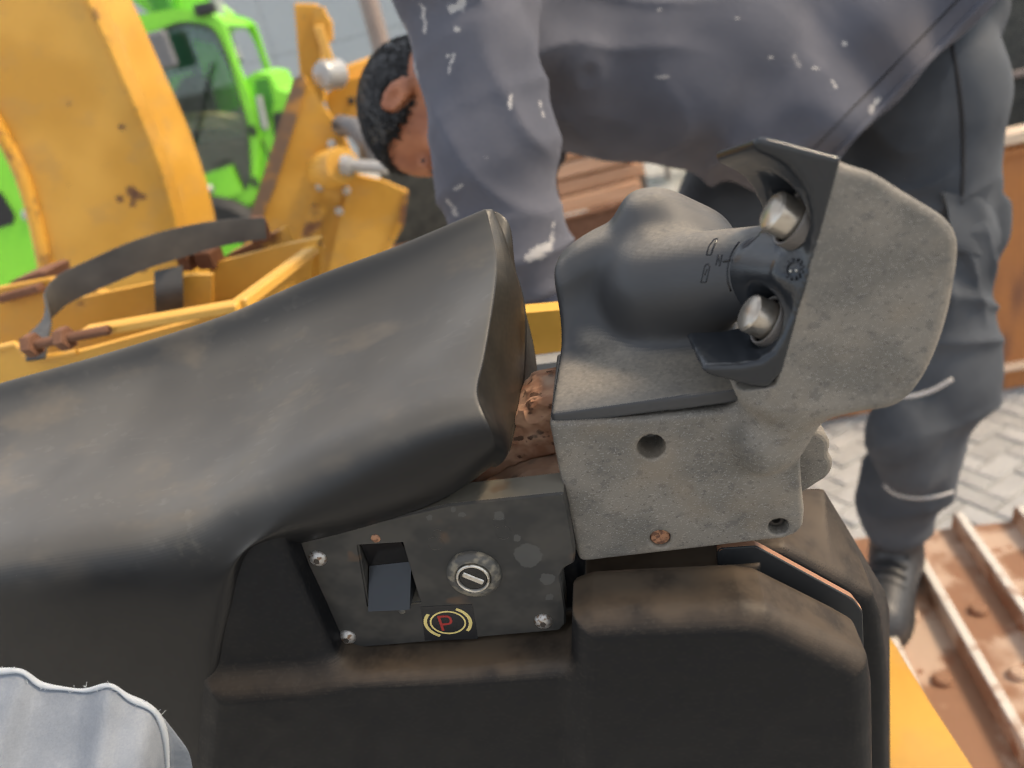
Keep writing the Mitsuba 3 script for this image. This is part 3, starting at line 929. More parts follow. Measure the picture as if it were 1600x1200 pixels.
# dark switch cap on the grip's left end: a C-shaped profile swept back and to the left
cpts = [(1180, 219), (1186, 214), (1200, 213), (1222, 218), (1262, 229), (1319, 244), (1272, 414), (1224, 583), (1200, 608), (1172, 605), (1140, 596), (1108, 587), (1098, 579), (1102, 572), (1124, 571), (1160, 570), (1190, 564), (1210, 550), (1225, 527),
        (1239, 496), (1251, 462), (1262, 428), (1270, 396), (1274, 362), (1272, 334), (1265, 306), (1252, 281), (1234, 260), (1212, 246), (1192, 238), (1182, 230)]
cprof = xz(cpts, CY)
boss_a, boss_b = con(1192, 424, 0.026), con(1240, 428, -0.006)
zmid = con(1230, 428, 0.0)[2]
vw = local(CAM) - con(1222, 340, 0.0)
vw /= np.linalg.norm(vw)
im = -0.90 * RT - 0.42 * DN
im = np.array([im @ KX, im @ KY, im[2]])
im -= (im @ vw) * vw
AX = 0.40 * vw + 0.917 * im / np.linalg.norm(im)
AX /= np.linalg.norm(AX)
buts = [con(1243, 346, -0.006), con(1204, 503, -0.004)]


def cap(X, Y, Z):
    c = leaning_prism(X, Y, Z, cprof, CY, CY + 0.040, 0.0024, 0.25)
    d = smin(c, s_caps(X, Y, Z, boss_a, boss_b, 0.0185, 0.0100), 0.010)
    for b in buts:
        d = smax(d, -s_cyl(X, Y, Z, b - AX * 0.001, b + AX * 0.022, 0.0130), 0.0022)
    return d


cap_mesh = nets(cap, (0.055, -0.027, 0.085), (0.165, 0.05, 0.21), 0.0011)
cap_key = put('switch_cap', cap_mesh, 'cap_plastic', True, TD, lever, 'dark hooked plastic cap on the grip carrying two round buttons')
for b in buts:
    M = align(AX, b)
    bk = put('button', moved(lathe([(0, 0.0132), (0.0030, 0.0130), (0.0058, 0.0126), (0.0076, 0.0121), (0.0086, 0.0112), (0.0088, 0.0108), (0.0088, -0.002)], 64), M), 'button_grey', 14, TD, lever)
    put('button_collar', moved(lathe([(0.0100, 0.0014), (0.0104, 0.0026), (0.0113, 0.0028), (0.0118, 0.0020), (0.0118, -0.003), (0.0100, -0.003)], 40), M), 'collar_grey', 35, TD, bk)


def on_cap(x, y, mesh, off=0.0003):
    h = hit(mesh, x, y, DOZER)
    return None if h is None else (h[0] + h[1] * off, h[1])


def draped_line(pix, mesh, r, n=14, closed=False):
    p = np.array(pix + ([pix[0]] if closed else []), float)
    t = np.r_[0, np.cumsum(np.linalg.norm(np.diff(p, axis=0), axis=1))]
    s = np.linspace(0, t[-1], n)
    q = [on_cap(np.interp(k, t, p[:, 0]), np.interp(k, t, p[:, 1]), mesh, 0.0) for k in s]
    q = [a[0] for a in q if a is not None]
    return tube(q, r, 6) if len(q) > 2 else None


g = on_cap(1241, 421, cap_mesh)
if g is not None:
    M = align(g[1], g[0], RT)
    th = np.linspace(0, 2 * np.pi, 96, endpoint=False)
    rad = 0.0041 + 0.0007 * np.sign(np.sin(12 * th))
    gear = Polygon(np.c_[rad * np.cos(th), rad * np.sin(th)]).difference(Point(0, 0).buffer(0.0030))
    put('gear_emblem', moved(trimesh.creation.extrude_polygon(gear, 0.0006, engine='earcut'), M), 'gloss_black', 20, None, cap_key, 'small black gear wheel symbol on the cap')
    for dx in (-0.0013, 0.0013):
        put('emblem_dot', moved(trimesh.creation.icosphere(2, 0.0006), M @ trimesh.transformations.translation_matrix([dx, -0.0006, 0.0002])), 'nickel', True, None, cap_key)
shroud_key = lever + '__shroud'
for nm, pix in (('marking_box', [(1095, 441), (1101, 415), (1106, 412), (1109, 416), (1103, 441)]), ('marking_box', [(1104, 398), (1108, 384), (1116, 374), (1121, 373), (1116, 384), (1111, 398)])):
    mm = draped_line(pix, shroud_mesh, 0.00045, 40, True)
    if mm is not None:
        put(nm, mm, 'gloss_black', True, None, shroud_key)
for pix in ([(1118, 415), (1122, 398)], [(1122, 398), (1124, 416)], [(1124, 416), (1128, 398)]):
    mm = draped_line(pix, shroud_mesh, 0.00045, 8)
    if mm is not None:
        put('letter_stroke', mm, 'gloss_black', True, None, shroud_key)
for pix, rr in (([(1155, 378), (1146, 390), (1139, 405), (1136, 422), (1137, 440), (1142, 455)], 0.0005), ([(1130, 408), (1141, 406)], 0.0009)):
    mm = draped_line(pix, shroud_mesh, rr, 16)
    if mm is not None:
        put('index_line', mm, 'gloss_black', True, None, shroud_key)
for nm, a, b in (('tick', (1101, 430), (1105, 420)), ('tick', (1112, 392), (1116, 382))):
    mm = draped_line([a, b], shroud_mesh, 0.0004, 5)
    if mm is not None:
        put(nm, mm, 'gloss_black', True, None, shroud_key)

# pale cloth with a frayed hem in the lower left corner
cl = thing('grey_cloth', 'pale grey work cloth with frayed white hem in the lower left corner', 'cloth')
edge = [(-160, 1050), (-60, 1036), (0, 1039), (35, 1040), (60, 1058), (100, 1066), (140, 1068), (170, 1061), (190, 1072), (205, 1082), (228, 1092), (246, 1108), (258, 1150), (262, 1260)]
ed = spline(edge, 70)
Yc = -0.085
rowsC = []
for k, (a, b) in enumerate(ed):
    p = con(a, b + 9, Yc)
    q = [p + [0, 0.005, -0.03], p + [0, 0.002, -0.005], p]
    for s in (0.006, 0.014, 0.026, 0.042, 0.062, 0.09):
        w = 0.0022 * math.sin(k * 0.17 + s * 75) * min(1, s / 0.03) + 0.003 * math.sin(k * 0.09 - s * 60)
        q.append(p + [0.0, -0.75 * s + w - 0.006 * (1 - math.exp(-s / 0.01)), -0.62 * s - 0.0 * w])
    rowsC.append(q)
put('cloth', sheet(rowsC, n=(160, 60)), 'pale_cloth', True, TD, cl)
rng = np.random.default_rng(5)
hem = [con(a, b + 9, Yc - 0.0012) + [0, 0, -0.0004] for a, b in ed]
hr = 0.0013 + 0.0005 * np.sin(np.arange(70) * 0.35) * np.cos(np.arange(70) * 0.21)
hm = tube(hem, hr, 10)
put('hem', hm, 'pale_thread', True, TD, cl)
thr = []
for k in range(90):
    i = rng.integers(8, 60)
    p = hem[i] + rng.normal(0, 0.0008, 3)
    dr_ = rng.normal(0, 1, 3) * [1, 0.5, 1] + [0, 0, 0.8]
    dr_ /= np.linalg.norm(dr_)
    L = rng.uniform(0.0012, 0.0030)
    side = rng.normal(0, 0.35, 3)
    thr.append(tube([p, p + dr_ * L * 0.5 + side * L * 0.2, p + dr_ * L + side * L * 0.6], [0.00014, 0.00013, 0.00008], 5))
put('frayed_threads', trimesh.util.concatenate(thr), 'pale_thread', True, TD, cl, kind='stuff')
# ------------------------------------------------------------------ materials of the yard
def yellow_color(p, n, uv):
    a = f3(p, 6, 3)
    c = mix((0.60, 0.325, 0.052), (0.50, 0.255, 0.030), smoothstep(0.35, 0.65, a))
    c = mix(c, (0.42, 0.24, 0.07), smoothstep(0.5, 0.8, f3(p, 20, 4)) * 0.4)
    r = smoothstep(0.77, 0.83, f3(p, 17, 4))
    return mix(c, (0.13, 0.06, 0.028), r * 0.75)


material('yellow_paint', yellow_color, lambda p, n, uv: 0.42 + 0.2 * f3(p, 15, 2), spec=0.4)


def arm_color(p, n, uv):
    c = yellow_color(p, n, uv)
    lp = mi.Vector3f(p.x - float(ARM_SPOT[0]), p.y - float(ARM_SPOT[1]), p.z - float(ARM_SPOT[2]))
    for (dx, dz, s) in ((0, 0, 0.013), (0.030, 0.010, 0.016), (0.045, -0.004, 0.016), (0.022, -0.016, 0.012), (0.038, 0.006, 0.012), (-0.02, -0.17, 0.010), (-0.02, 0.22, 0.008), (0.07, 0.15, 0.008)):
        d = dr.sqrt(dr.square(lp.x - dx) + dr.square(lp.z - dz)) + 0.016 * (f3(p, 70, 2) - 0.5)
        c = mix(c, (0.09, 0.035, 0.02), 0.85 * (1 - smoothstep(s * 0.6, s, d)))
    return c


ARM_SPOT = aty(188, 312, 1.9)
material('yellow_arm', arm_color, 0.42, spec=0.4)
material('yellow_worn', lambda p, n, uv: mix(yellow_color(p, n, uv), (0.20, 0.10, 0.04), smoothstep(0.58, 0.70, f3(p, 30, 4)) * 0.7), 0.5, spec=0.3)
material('yellow_rusty', lambda p, n, uv: mix(yellow_color(p, n, uv), (0.17, 0.075, 0.035), smoothstep(0.38, 0.6, f3(p, 25, 4))), 0.6, spec=0.3)
material('rust_brown', lambda p, n, uv: mix((0.10, 0.045, 0.026), (0.20, 0.105, 0.066), f3(p, 45, 4)), 0.8, spec=0.2)
material('green_paint', lambda p, n, uv: mix((0.18, 0.58, 0.025), (0.23, 0.63, 0.035), f3(p, 3, 3)), 0.35, spec=0.5)
material('green_dark', (0.04, 0.20, 0.012), 0.5)
material('rubber_strap', lambda p, n, uv: mix((0.025, 0.025, 0.025), (0.075, 0.07, 0.062), f3(p, 40, 3)), 0.6)
material('grey_metal', (0.42, 0.41, 0.38), 0.35, metal=0.6)
material('post_brown', lambda p, n, uv: mix((0.20, 0.155, 0.13), (0.28, 0.23, 0.20), f3(p, 5, 3)), 0.7)
material('track_rust', lambda p, n, uv: mix(mix((0.25, 0.135, 0.08), (0.44, 0.32, 0.235), smoothstep(0.38, 0.66, f3(p, 16, 4))), (0.24, 0.11, 0.06), smoothstep(0.6, 0.75, f3(p, 35, 3))), 0.75, spec=0.25, bump=lambda p, n, uv: 0.001 * f3(p, 80, 3))
material('worn_steel', lambda p, n, uv: mix((0.62, 0.56, 0.48), (0.36, 0.24, 0.17), smoothstep(0.5, 0.75, f3(p, 40, 3))), 0.5, metal=0.3)
material('skip_rust', lambda p, n, uv: mix(mix((0.42, 0.17, 0.05), (0.30, 0.13, 0.06), f3(p, 5, 3)), (0.20, 0.09, 0.05), smoothstep(0.55, 0.75, fbm(p.x * 12, p.y * 12, p.z * 2, 3))), 0.75, spec=0.2)
material('skip_rim', (0.55, 0.42, 0.30), 0.6)
material('wood', lambda p, n, uv: mix((0.62, 0.40, 0.26), (0.50, 0.28, 0.16), smoothstep(0.3, 0.7, fbm(p.x * 3, p.y * 30, p.z * 40, 3))), 0.8, spec=0.15)
material('wood_dark', lambda p, n, uv: mix((0.56, 0.34, 0.21), (0.42, 0.235, 0.135), smoothstep(0.3, 0.7, fbm(p.x * 3, p.y * 30, p.z * 40, 3))), 0.8, spec=0.15)
material('cladding', lambda p, n, uv: mix((0.30, 0.335, 0.36), (0.345, 0.375, 0.39), f3(p, 1.2, 4)), 0.6, spec=0.3)
material('dark_mesh', lambda p, n, uv: mix((0.028, 0.03, 0.027), (0.06, 0.062, 0.052), smoothstep(0.4, 0.6, noise(p.x * 90, p.y * 30, p.z * 90))), 0.7)
material('paver', lambda p, n, uv: mix((0.31, 0.31, 0.30), (0.42, 0.42, 0.405), f3(p, 9, 4)), 0.9, spec=0.15, bump=lambda p, n, uv: 0.002 * f3(p, 60, 3))
material('paver_dark', lambda p, n, uv: mix((0.27, 0.27, 0.26), (0.37, 0.37, 0.355), f3(p, 11, 4)), 0.9, spec=0.15, bump=lambda p, n, uv: 0.002 * f3(p, 60, 3))


def ground_color(p, n, uv):
    c = mix((0.32, 0.315, 0.30), (0.42, 0.415, 0.39), f3(p, 2, 4))
    gx, gy = p.x * 0.9135 + p.y * 0.4067, p.y * 0.9135 - p.x * 0.4067
    row = dr.floor(gy * 10)
    jx = gx * 5 + 0.5 * row
    jx, jy = jx - dr.floor(jx), gy * 10 - row
    j = dr.minimum(dr.minimum(jx, 1 - jx) * 2, dr.minimum(jy, 1 - jy))
    tone = cell_rand(dr.floor(gx * 5 + 0.5 * row), row)
    c = mix(c, (0.27, 0.265, 0.255), tone * 0.5)
    return mix(mix((0.15, 0.13, 0.10), (0.2, 0.2, 0.13), f3(p, 4, 3)), c, smoothstep(0.03, 0.10, j))


material('ground_mix', ground_color, 0.95, spec=0.1)
material('glass_tint', (0.02, 0.05, 0.045), 0.05)
scene['pane_glass'] = {'type': 'thindielectric', 'specular_transmittance': {'type': 'rgb', 'value': [0.50, 0.66, 0.60]}}
material('leaf', lambda p, n, uv: mix((0.05, 0.10, 0.02), (0.16, 0.22, 0.05), f3(p, 6, 2)), 0.6)

# ------------------------------------------------------------------ setting
gm = trimesh.Trimesh([[-120, -60, -0.012], [120, -60, -0.012], [120, 200, -0.012], [-120, 200, -0.012]], [[0, 1, 2], [0, 2, 3]], process=False)
put('ground', gm, 'ground_mix', False, kind='structure')
# paving stones one by one where the photograph shows them (herringbone, 10 x 20 cm)
rng = np.random.default_rng(11)


def project(P):
    v = np.asarray(P) - CAM
    z = v @ FW
    return 800 + FPX * (v @ RT) / z, 600 + FPX * (v @ DN) / z, z


stones = []
c45, pit = math.cos(math.radians(24)), 0.10
s45 = math.sin(math.radians(24))
for i in range(-60, 100):
    for j in range(-60, 100):
        k = (i - j) % 4
        if k == 0:
            cxy, hx, hy = (i + 1.0, j + 0.5), 1.0, 0.5
        elif k == 3:
            cxy, hx, hy = (i + 0.5, j + 1.0), 0.5, 1.0
        else:
            continue
        x, y = cxy[0] * pit, cxy[1] * pit
        wx, wy = 2.4 + x * c45 - y * s45, 2.4 + x * s45 + y * c45
        px_, py_, z_ = project((wx, wy, 0))
        seen = z_ > 0 and ((1255 < px_ < 1400 and 600 < py_ < 830) or (1500 < px_ < 1640 and 560 < py_ < 830))
        if seen or (0.2 < wx < 4.6 and 1.9 < wy < 4.8):
            stones.append((not seen, math.hypot(wx, wy), wx, wy, hx, hy))
stones.sort()

pav = [mikit.ply(box([-hx * pit + 0.004, -hy * pit + 0.004, -0.06], [hx * pit - 0.004, hy * pit - 0.004, 0.0], 0.006), m_, smooth=False) for hx, hy in ((1, 0.5), (0.5, 1)) for m_ in ('paver', 'paver_dark')]
rest = []
for n_i, (_, _, wx, wy, hx, hy) in enumerate(stones):
    M = T().translate([wx, wy, float(rng.uniform(-0.003, 0.004))]).rotate([0, 0, 1], 24).rotate([1, 0, 0], float(rng.normal(0, 0.5))).rotate([0, 1, 0], float(rng.normal(0, 0.5)))
    d = pav[(0 if hx == 1 else 2) + int(rng.random() < 0.4)]
    if n_i < 300:
        scene[numbered('ground__paving_stone') if n_i == 0 else f'ground__paving_stone_{n_i:03d}'] = {**d, 'to_world': M}
    else:
        rest.append(moved(box([-hx * pit + 0.004, -hy * pit + 0.004, -0.06], [hx * pit - 0.004, hy * pit - 0.004, 0.0], 0.006), np.array(M.matrix)))
if rest:
    put('paving_beyond', trimesh.util.concatenate(rest), 'paver', False, None, 'ground', kind='stuff')

# grey clad building far behind
bw = thing('grey_building', 'plain pale grey clad building wall far behind the machines', 'building')
for k, x in enumerate(np.arange(-15, 21, 3.0)):
    for j, z in enumerate((0, 2.4, 4.8)):
        put('cladding_panel', box([x + 0.004, 17, z + 0.004], [x + 2.996, 17.12, z + 2.396], 0.006), 'cladding', False, None, bw)
put('wall', box([-15, 17.1, 0], [21, 20, 7.1]), 'cladding', False, None, bw)
lp = thing('lamp_post', 'slim brown-grey steel post rising behind the bent worker', 'post')
a0, a1 = aty(592, 60, 5.6), aty(592, 60, 5.6)
put('shaft', tube([[a0[0], 5.6, 0.03], [a0[0], 5.6, 4.5]], 0.062, 20), 'post_brown', True, None, lp)
put('base_plate', box([a0[0] - 0.14, 5.46, 0], [a0[0] + 0.14, 5.74, 0.03], 0.004), 'post_brown', False, None, lp)

# ------------------------------------------------------------------ green telehandler
GY = 8.0
G = lambda pts, y=GY: [aty(a, b, y) for a, b in pts]
gt = thing('green_telehandler', 'bright green telehandler with glazed cab and raised boom behind the yellow beam', 'telehandler')
frame_o = [(150, 30), (205, 22), (262, 15), (300, 16), (335, 26), (348, 38), (364, 84), (384, 135), (400, 188), (404, 240), (400, 292), (388, 322), (330, 342), (250, 350), (180, 352)]
frame_i = [(232, 60), (248, 47), (277, 35), (305, 35), (330, 42), (345, 62), (363, 108), (377, 158), (386, 188), (391, 240), (391, 282), (379, 301), (330, 318), (250, 330), (210, 250)]


def ring_solid(outer, inner, vec):
    o, i = np.asarray(outer), np.asarray(inner)
    n = len(o)
    vec = np.asarray(vec)
    V = np.vstack([o, i, o + vec, i + vec])
    F = []
    for k in range(n):
        j = (k + 1) % n
        for q in ((k, j, n + j, n + k), (2 * n + k, 3 * n + k, 3 * n + j, 2 * n + j), (k, 2 * n + k, 2 * n + j, j), (n + k, n + j, 3 * n + j, 3 * n + k)):
            F += [[q[0], q[1], q[2]], [q[0], q[2], q[3]]]
    mm = trimesh.Trimesh(V, F, process=False)
    trimesh.repair.fix_normals(mm)
    return mm


fo, fi = spline(G(frame_o), 80, True), spline(G(frame_i), 80, True)
put('cab_frame', ring_solid(fo, fi, [0, 0.12, 0]), 'green_paint', 25, None, gt)
put('cab_frame', ring_solid(fo + [0.02, 1.35, 0], fi + [0.02, 1.35, 0], [0, 0.1, 0]), 'green_paint', 25, None, gt)
roof = [aty(205, 24, GY), aty(262, 15, GY), aty(300, 16, GY), aty(335, 26, GY), aty(348, 38, GY), aty(338, 44, GY), aty(300, 32, GY), aty(262, 30, GY), aty(205, 42, GY)]
put('cab_roof', prism([p + [0, 0.12, 0] for p in roof], [0, 1.23, 0]), 'green_paint', False, None, gt)
put('door_pane', prism(fi[::2] + [0, 0.05, 0], [0, 0.006, 0]), 'pane_glass', False, None, gt)
seal_o = fi + (fi.mean(0) - fi) * 0.004 + [0, -0.012, 0]
seal_i = fi + (fi.mean(0) - fi) * 0.045 + [0, -0.012, 0]
put('window_seal', ring_solid(seal_o, seal_i, [0, 0.05, 0]), 'seal_black', 25, None, gt)
put('door_panel', prism(G([(290, 292), (311, 277), (360, 259), (374, 290), (381, 300), (330, 322), (270, 330)], GY - 0.03), [0, 0.1, 0]), 'green_paint', False, None, gt)
put('door_lock', moved(lathe([(0, 0.04), (0.04, 0.035), (0.055, 0)], 18), align([0, -1, 0], aty(326, 296, GY - 0.03))), 'grey_metal', True, None, gt)
put('seat', prism(G([(270, 200), (268, 150), (285, 120), (310, 128), (322, 175), (318, 212), (285, 222)], GY + 0.7), [0, 0.45, 0]), 'matte_black', False, None, gt)
put('dashboard', prism(G([(255, 185), (330, 178), (388, 190), (388, 206), (330, 200), (250, 208)], GY + 0.3), [0, 0.3, 0]), 'wood_dark', False, None, gt)
put('inner_panel', prism(G([(300, 60), (335, 70), (362, 120), (372, 170), (345, 180), (318, 120)], GY + 1.2), [0, 0.06, 0]), 'green_paint', False, None, gt)
put('inner_panel', prism(G([(266, 120), (300, 112), (300, 160), (268, 165)], GY + 1.2), [0, 0.06, 0]), 'green_paint', False, None, gt)
put('cab_floor', prism(G([(220, 240), (392, 215), (392, 300), (220, 345)], GY + 1.0), [0, 0.3, 0]), 'matte_black', False, None, gt)
put('cab_back', prism(G([(190, 30), (345, 50), (395, 215), (392, 300), (200, 345)], GY + 1.30), [0, 0.03, 0]), 'cab_dark', False, None, gt)
put('steering_wheel', moved(trimesh.creation.torus(0.17, 0.018, 24, 8), align([-0.5, -0.2, 0.8], aty(268, 176, GY + 0.4))), 'matte_black', True, None, gt)
mi_ = put('mirror', box(aty(247, 80, GY - 0.3) + [-0.12, 0, -0.16], aty(247, 80, GY - 0.3) + [0.12, 0.08, 0.16], 0.03), 'mirror_grey', 20, None, gt)
put('mirror_arm', tube([aty(232, 62, GY - 0.26), aty(218, 60, GY - 0.1), aty(210, 66, GY)], 0.018, 10), 'matte_black', True, None, gt)
eng = G([(384, 122), (400, 112), (421, 116), (433, 140), (455, 146), (450, 230), (430, 300), (400, 345), (385, 345), (402, 290), (404, 200)], GY + 0.1)
put('engine_cover', prism(eng, [0, 1.1, 0]), 'green_paint', False, None, gt)
put('cover_recess', prism(G([(398, 124), (418, 122), (428, 158), (420, 200), (405, 205)], GY + 0.085), [0, 0.05, 0]), 'green_dark', False, None, gt)
put('grab_rail', obox(aty(404, 150, GY - 0.02), aty(415, 202, GY - 0.02), 0.06, 0.05, up=(0, 1, 0), bev=0.01), 'pale_metal', False, None, gt)
put('boom', obox(aty(120, -120, GY + 1.6), aty(352, 60, GY + 1.6), 0.55, 0.5, up=(0, -1, 0.2), bev=0.03), 'green_paint', False, None, gt)
put('boom', obox(aty(205, -120, GY + 1.3), aty(268, 26, GY + 1.3), 0.20, 0.4, up=(0, -1, 0), bev=0.02), 'green_dark', False, None, gt)
put('boom_ram', tube([aty(240, -120, GY + 1.2), aty(262, 14, GY + 1.2)], 0.06, 14), 'pale_metal', True, None, gt)
put('pipe', tube([aty(318, -60, GY + 1.0), aty(336, 0, GY + 1.0), aty(356, 60, GY + 1.0), aty(372, 96, GY + 0.9)], 0.055, 14), 'pale_metal', True, None, gt)
fend = G([(-60, 215), (0, 222), (16, 242), (42, 300), (62, 340), (74, 400), (90, 500), (-60, 520)], GY - 0.6)
put('chassis', prism(fend, [0, 1.6, 0]), 'green_paint', False, None, gt)
put('wheel_arch', prism(G([(-60, 296), (0, 300), (22, 336), (20, 350), (0, 356), (-60, 366)], GY - 0.62), [0, 0.1, 0]), 'matte_black', False, None, gt)
put('step_light', moved(lathe([(0, 0.03), (0.05, 0.025), (0.06, 0)], 16), align([0, -1, 0], aty(44, 336, GY - 0.6))), 'pale_metal', True, None, gt)
put('lower_frame', prism(G([(60, 350), (404, 330), (440, 420), (60, 470)], GY + 0.1), [0, 1.2, 0]), 'green_paint', False, None, gt)
for wx in (-4.9, -2.6):
    wk = put('wheel', moved(lathe([(0.3, -0.2), (0.52, -0.22), (0.6, -0.15), (0.6, 0.15), (0.52, 0.22), (0.3, 0.2)], 40), align([0, 1, 0], [wx, GY + 0.1, 0.6])), 'matte_black', 30, None, gt)
    put('rim', moved(lathe([(0, -0.1), (0.12, -0.12), (0.3, -0.2), (0.3, 0.2), (0, 0.2)], 30), align([0, 1, 0], [wx, GY + 0.1, 0.6])), 'green_paint', 30, None, wk)

# ------------------------------------------------------------------ leaning yellow beam on the left
yb = thing('yellow_beam', 'large leaning yellow box beam with rust spots on the left', 'machine beam')
bf = [(-160, -110), (72, -110), (138, 0), (196, 130), (240, 232), (262, 300), (280, 375), (292, 470), (88, 470), (82, 430), (72, 375), (58, 315), (40, 262), (12, 205), (-46, 100)]
bfw = np.array([aty(a, b, 1.9) for a, b in bf])
put('front_face', prism(bfw, [0.02, 0.02, 0]), 'yellow_arm', False, None, yb)
ei, eo = bfw[1:8], None
outer = [v + np.array([0.045 * (0.4 + 0.6 * k / 6), 0.20, 0.015]) for k, v in enumerate(ei)]
sidem = sheet([[a, a + (b - a) * 0.04 + [0.004, -0.004, 0], a + (b - a) * 0.5 + [0.002, 0, 0], b] for a, b in zip(ei, outer)], n=(60, 14))
put('side_face', sidem, 'yellow_paint', True, None, yb)
put('back_face', prism([v + [0.0, 0.20, 0.01] for v in bfw], [0.01, 0.02, 0]), 'yellow_paint', False, None, yb)
lf = bfw[[8, 9, 10, 11, 12, 13, 14]]
put('left_flange', tube(spline([v + [-0.012, -0.006, 0] for v in lf], 40), 0.016, 14), 'yellow_worn', True, None, yb)
wl = spline(ei, 50)
put('weld_bead', tube(wl + np.array([0.002, -0.004, 0]) + 0.0006 * np.c_[np.sin(np.arange(50) * 2.1), np.cos(np.arange(50) * 1.7), np.zeros(50)], 0.0075, 10), 'yellow_worn', True, None, yb)

# ------------------------------------------------------------------ yellow tray with strap and rusty hardware behind the armrest
ty = thing('yellow_tray', 'open yellow steel tray with folded rim just behind the armrest', 'steel tray')
YF, YB = 0.40, 0.66
fw = [con(a, b, YF) for a, b in [(-160, 575), (0, 545), (26, 538), (34, 546), (44, 562), (120, 551), (375, 482), (388, 800), (-160, 900)]]
put('front_wall', prism(fw, [0, 0.012, 0]), 'yellow_paint', False, TD, ty)
r0, r1 = con(62, 538, YF - 0.012), con(376, 477, YF - 0.012)
put('rim_bar', obox(r0 + [0.06, 0, 0.004], r1, 0.020, 0.010, bev=0.002), 'yellow_pale', False, TD, ty)
r2 = con(497, 384, YB + 0.03)
put('rim_bar', obox(r1 + [-0.002, 0, 0], r2, 0.020, 0.012, bev=0.002), 'yellow_pale', False, TD, ty)
put('notch_rim', tube([con(a, b, YF - 0.002) for a, b in [(-160, 573), (0, 543), (24, 537), (32, 545), (44, 562), (60, 562), (120, 550)]], 0.0035, 8), 'yellow_pale', True, TD, ty)
sw_ = [r1 + [0, 0.008, -0.004], r2 + [0, 0.008, -0.004], con(515, 430, YB + 0.03), con(515, 620, YB + 0.03), con(385, 700, YF + 0.01)]
put('end_wall', prism(sw_, [0.0, 0.012, 0.0]), 'yellow_paint', False, TD, ty)
bwall = [con(a, b, YB) for a, b in [(-160, 480), (0, 450), (76, 436), (210, 470), (286, 440), (298, 446), (318, 440), (334, 412), (440, 384), (500, 372), (500, 700), (-160, 800)]]
put('back_wall', prism(bwall, [0, 0.014, 0]), 'yellow_paint', False, TD, ty)
put('tray_floor', prism([con(-160, 900, YF), con(388, 800, YF), con(515, 640, YB + 0.03), con(-160, 800, YB)], [0, 0, -0.01]), 'yellow_paint', False, TD, ty)
cross = [con(a, b, YB - 0.07) for a, b in [(80, 475), (300, 430), (330, 430), (330, 620), (80, 640)]]
put('inner_rib', prism(cross, [0, 0.01, 0]), 'yellow_paint', False, TD, ty)
pa, pb = con(42, 541, YF - 0.03), con(112, 527, YF - 0.03)
put('hinge_pin', tube([pa, pb, pb + (pb - pa) * 0.8], 0.0055, 14), 'rust_brown', True, TD, ty)
for q in (pa + (pb - pa) * 0.12, pb - (pb - pa) * 0.15):
    M = align(pb - pa, q)
    put('nut', moved(lathe([(0.004, -0.006), (0.0125, -0.006), (0.0135, -0.004), (0.0135, 0.004), (0.0125, 0.006), (0.004, 0.006)], 6), M), 'rust_brown', 10, TD, ty)
bk1 = [con(a, b, YB + 0.02) for a, b in [(10, 468), (16, 440), (60, 425), (70, 426), (72, 446), (60, 478), (18, 486)]]
put('rusty_bracket', prism(bk1, [0, 0.06, 0]), 'rust_brown', False, TD, ty)
put('rusty_cap', obox(con(6, 464, YB + 0.0), con(70, 446, YB + 0.0), 0.03, 0.012, bev=0.002), 'rust_brown', False, TD, ty)
bk2 = [con(a, b, YB + 0.03) for a, b in [(330, 428), (352, 400), (438, 360), (452, 398), (440, 412), (345, 436)]]
put('rusty_bracket', prism(bk2, [0, 0.03, 0]), 'yellow_rusty', False, TD, ty)
for (a, b, s) in ((326, 398, 0.022), (404, 360, 0.016), (292, 404, 0.016)):
    q = con(a, b, YB + 0.01)
    put('rusty_bolt', moved(lathe([(0, 0.016), (s * 0.9, 0.016), (s, 0.013), (s, -0.012), (0, -0.012)], 6), align([0.2, -0.3, 1], q)), 'rust_brown', 10, TD, ty)
# strap: flat belt
st_ = thing('rubber_strap', 'flat black rubber strap looping along the yellow tray', 'strap')
path = spline([con(56, 562, YF - 0.02), con(62, 520, YF + 0.02), con(74, 486, YF + 0.08), con(96, 456, YF + 0.11), con(150, 428, YF + 0.13), con(215, 400, YF + 0.15), con(300, 374, YF + 0.19), con(360, 362, YF + 0.21), con(415, 357, YF + 0.23)], 60)
half = np.interp(np.linspace(0, 1, 60), [0, 0.12, 0.25, 0.4, 0.7, 1], [0.012, 0.013, 0.012, 0.018, 0.019, 0.014])
tang = np.gradient(path, axis=0)
tang /= np.linalg.norm(tang, axis=1, keepdims=True)
upv = np.interp(np.linspace(0, 1, 60), [0, 0.15, 0.3, 1], [0, 0.1, 0.9, 1.0])
wv = np.stack([1 - upv, 0.0 * upv, upv], 1)
wv -= (wv * tang).sum(1, keepdims=True) * tang
wv /= np.linalg.norm(wv, axis=1, keepdims=True)
nv = np.cross(tang, wv)
P = np.stack([path + wv * half[:, None] + nv * 0.0015, path + nv * 0.0022, path - wv * half[:, None] + nv * 0.0015, path - wv * half[:, None] - nv * 0.0015, path - nv * 0.001, path + wv * half[:, None] - nv * 0.0015], 1)
put('belt', grid_mesh(P, True), 'rubber_strap', 40, TD, st_)
s2 = thing('rubber_strap', 'short black rubber strap end hanging on the inner tray wall', 'strap')
P2 = []
for t in np.linspace(0, 1, 24):
    c = con(262 + 2 * t, 420 + 72 * t, YB - 0.085 - 0.015 * math.sin(t * 3))
    P2.append([c + [-0.020, 0, 0], c + [0, -0.003, 0.001], c + [0.020, 0, 0], c + [0.020, 0.004, 0], c + [-0.020, 0.004, 0]])
put('belt', grid_mesh(np.array(P2), True), 'rubber_strap', 40, TD, s2)

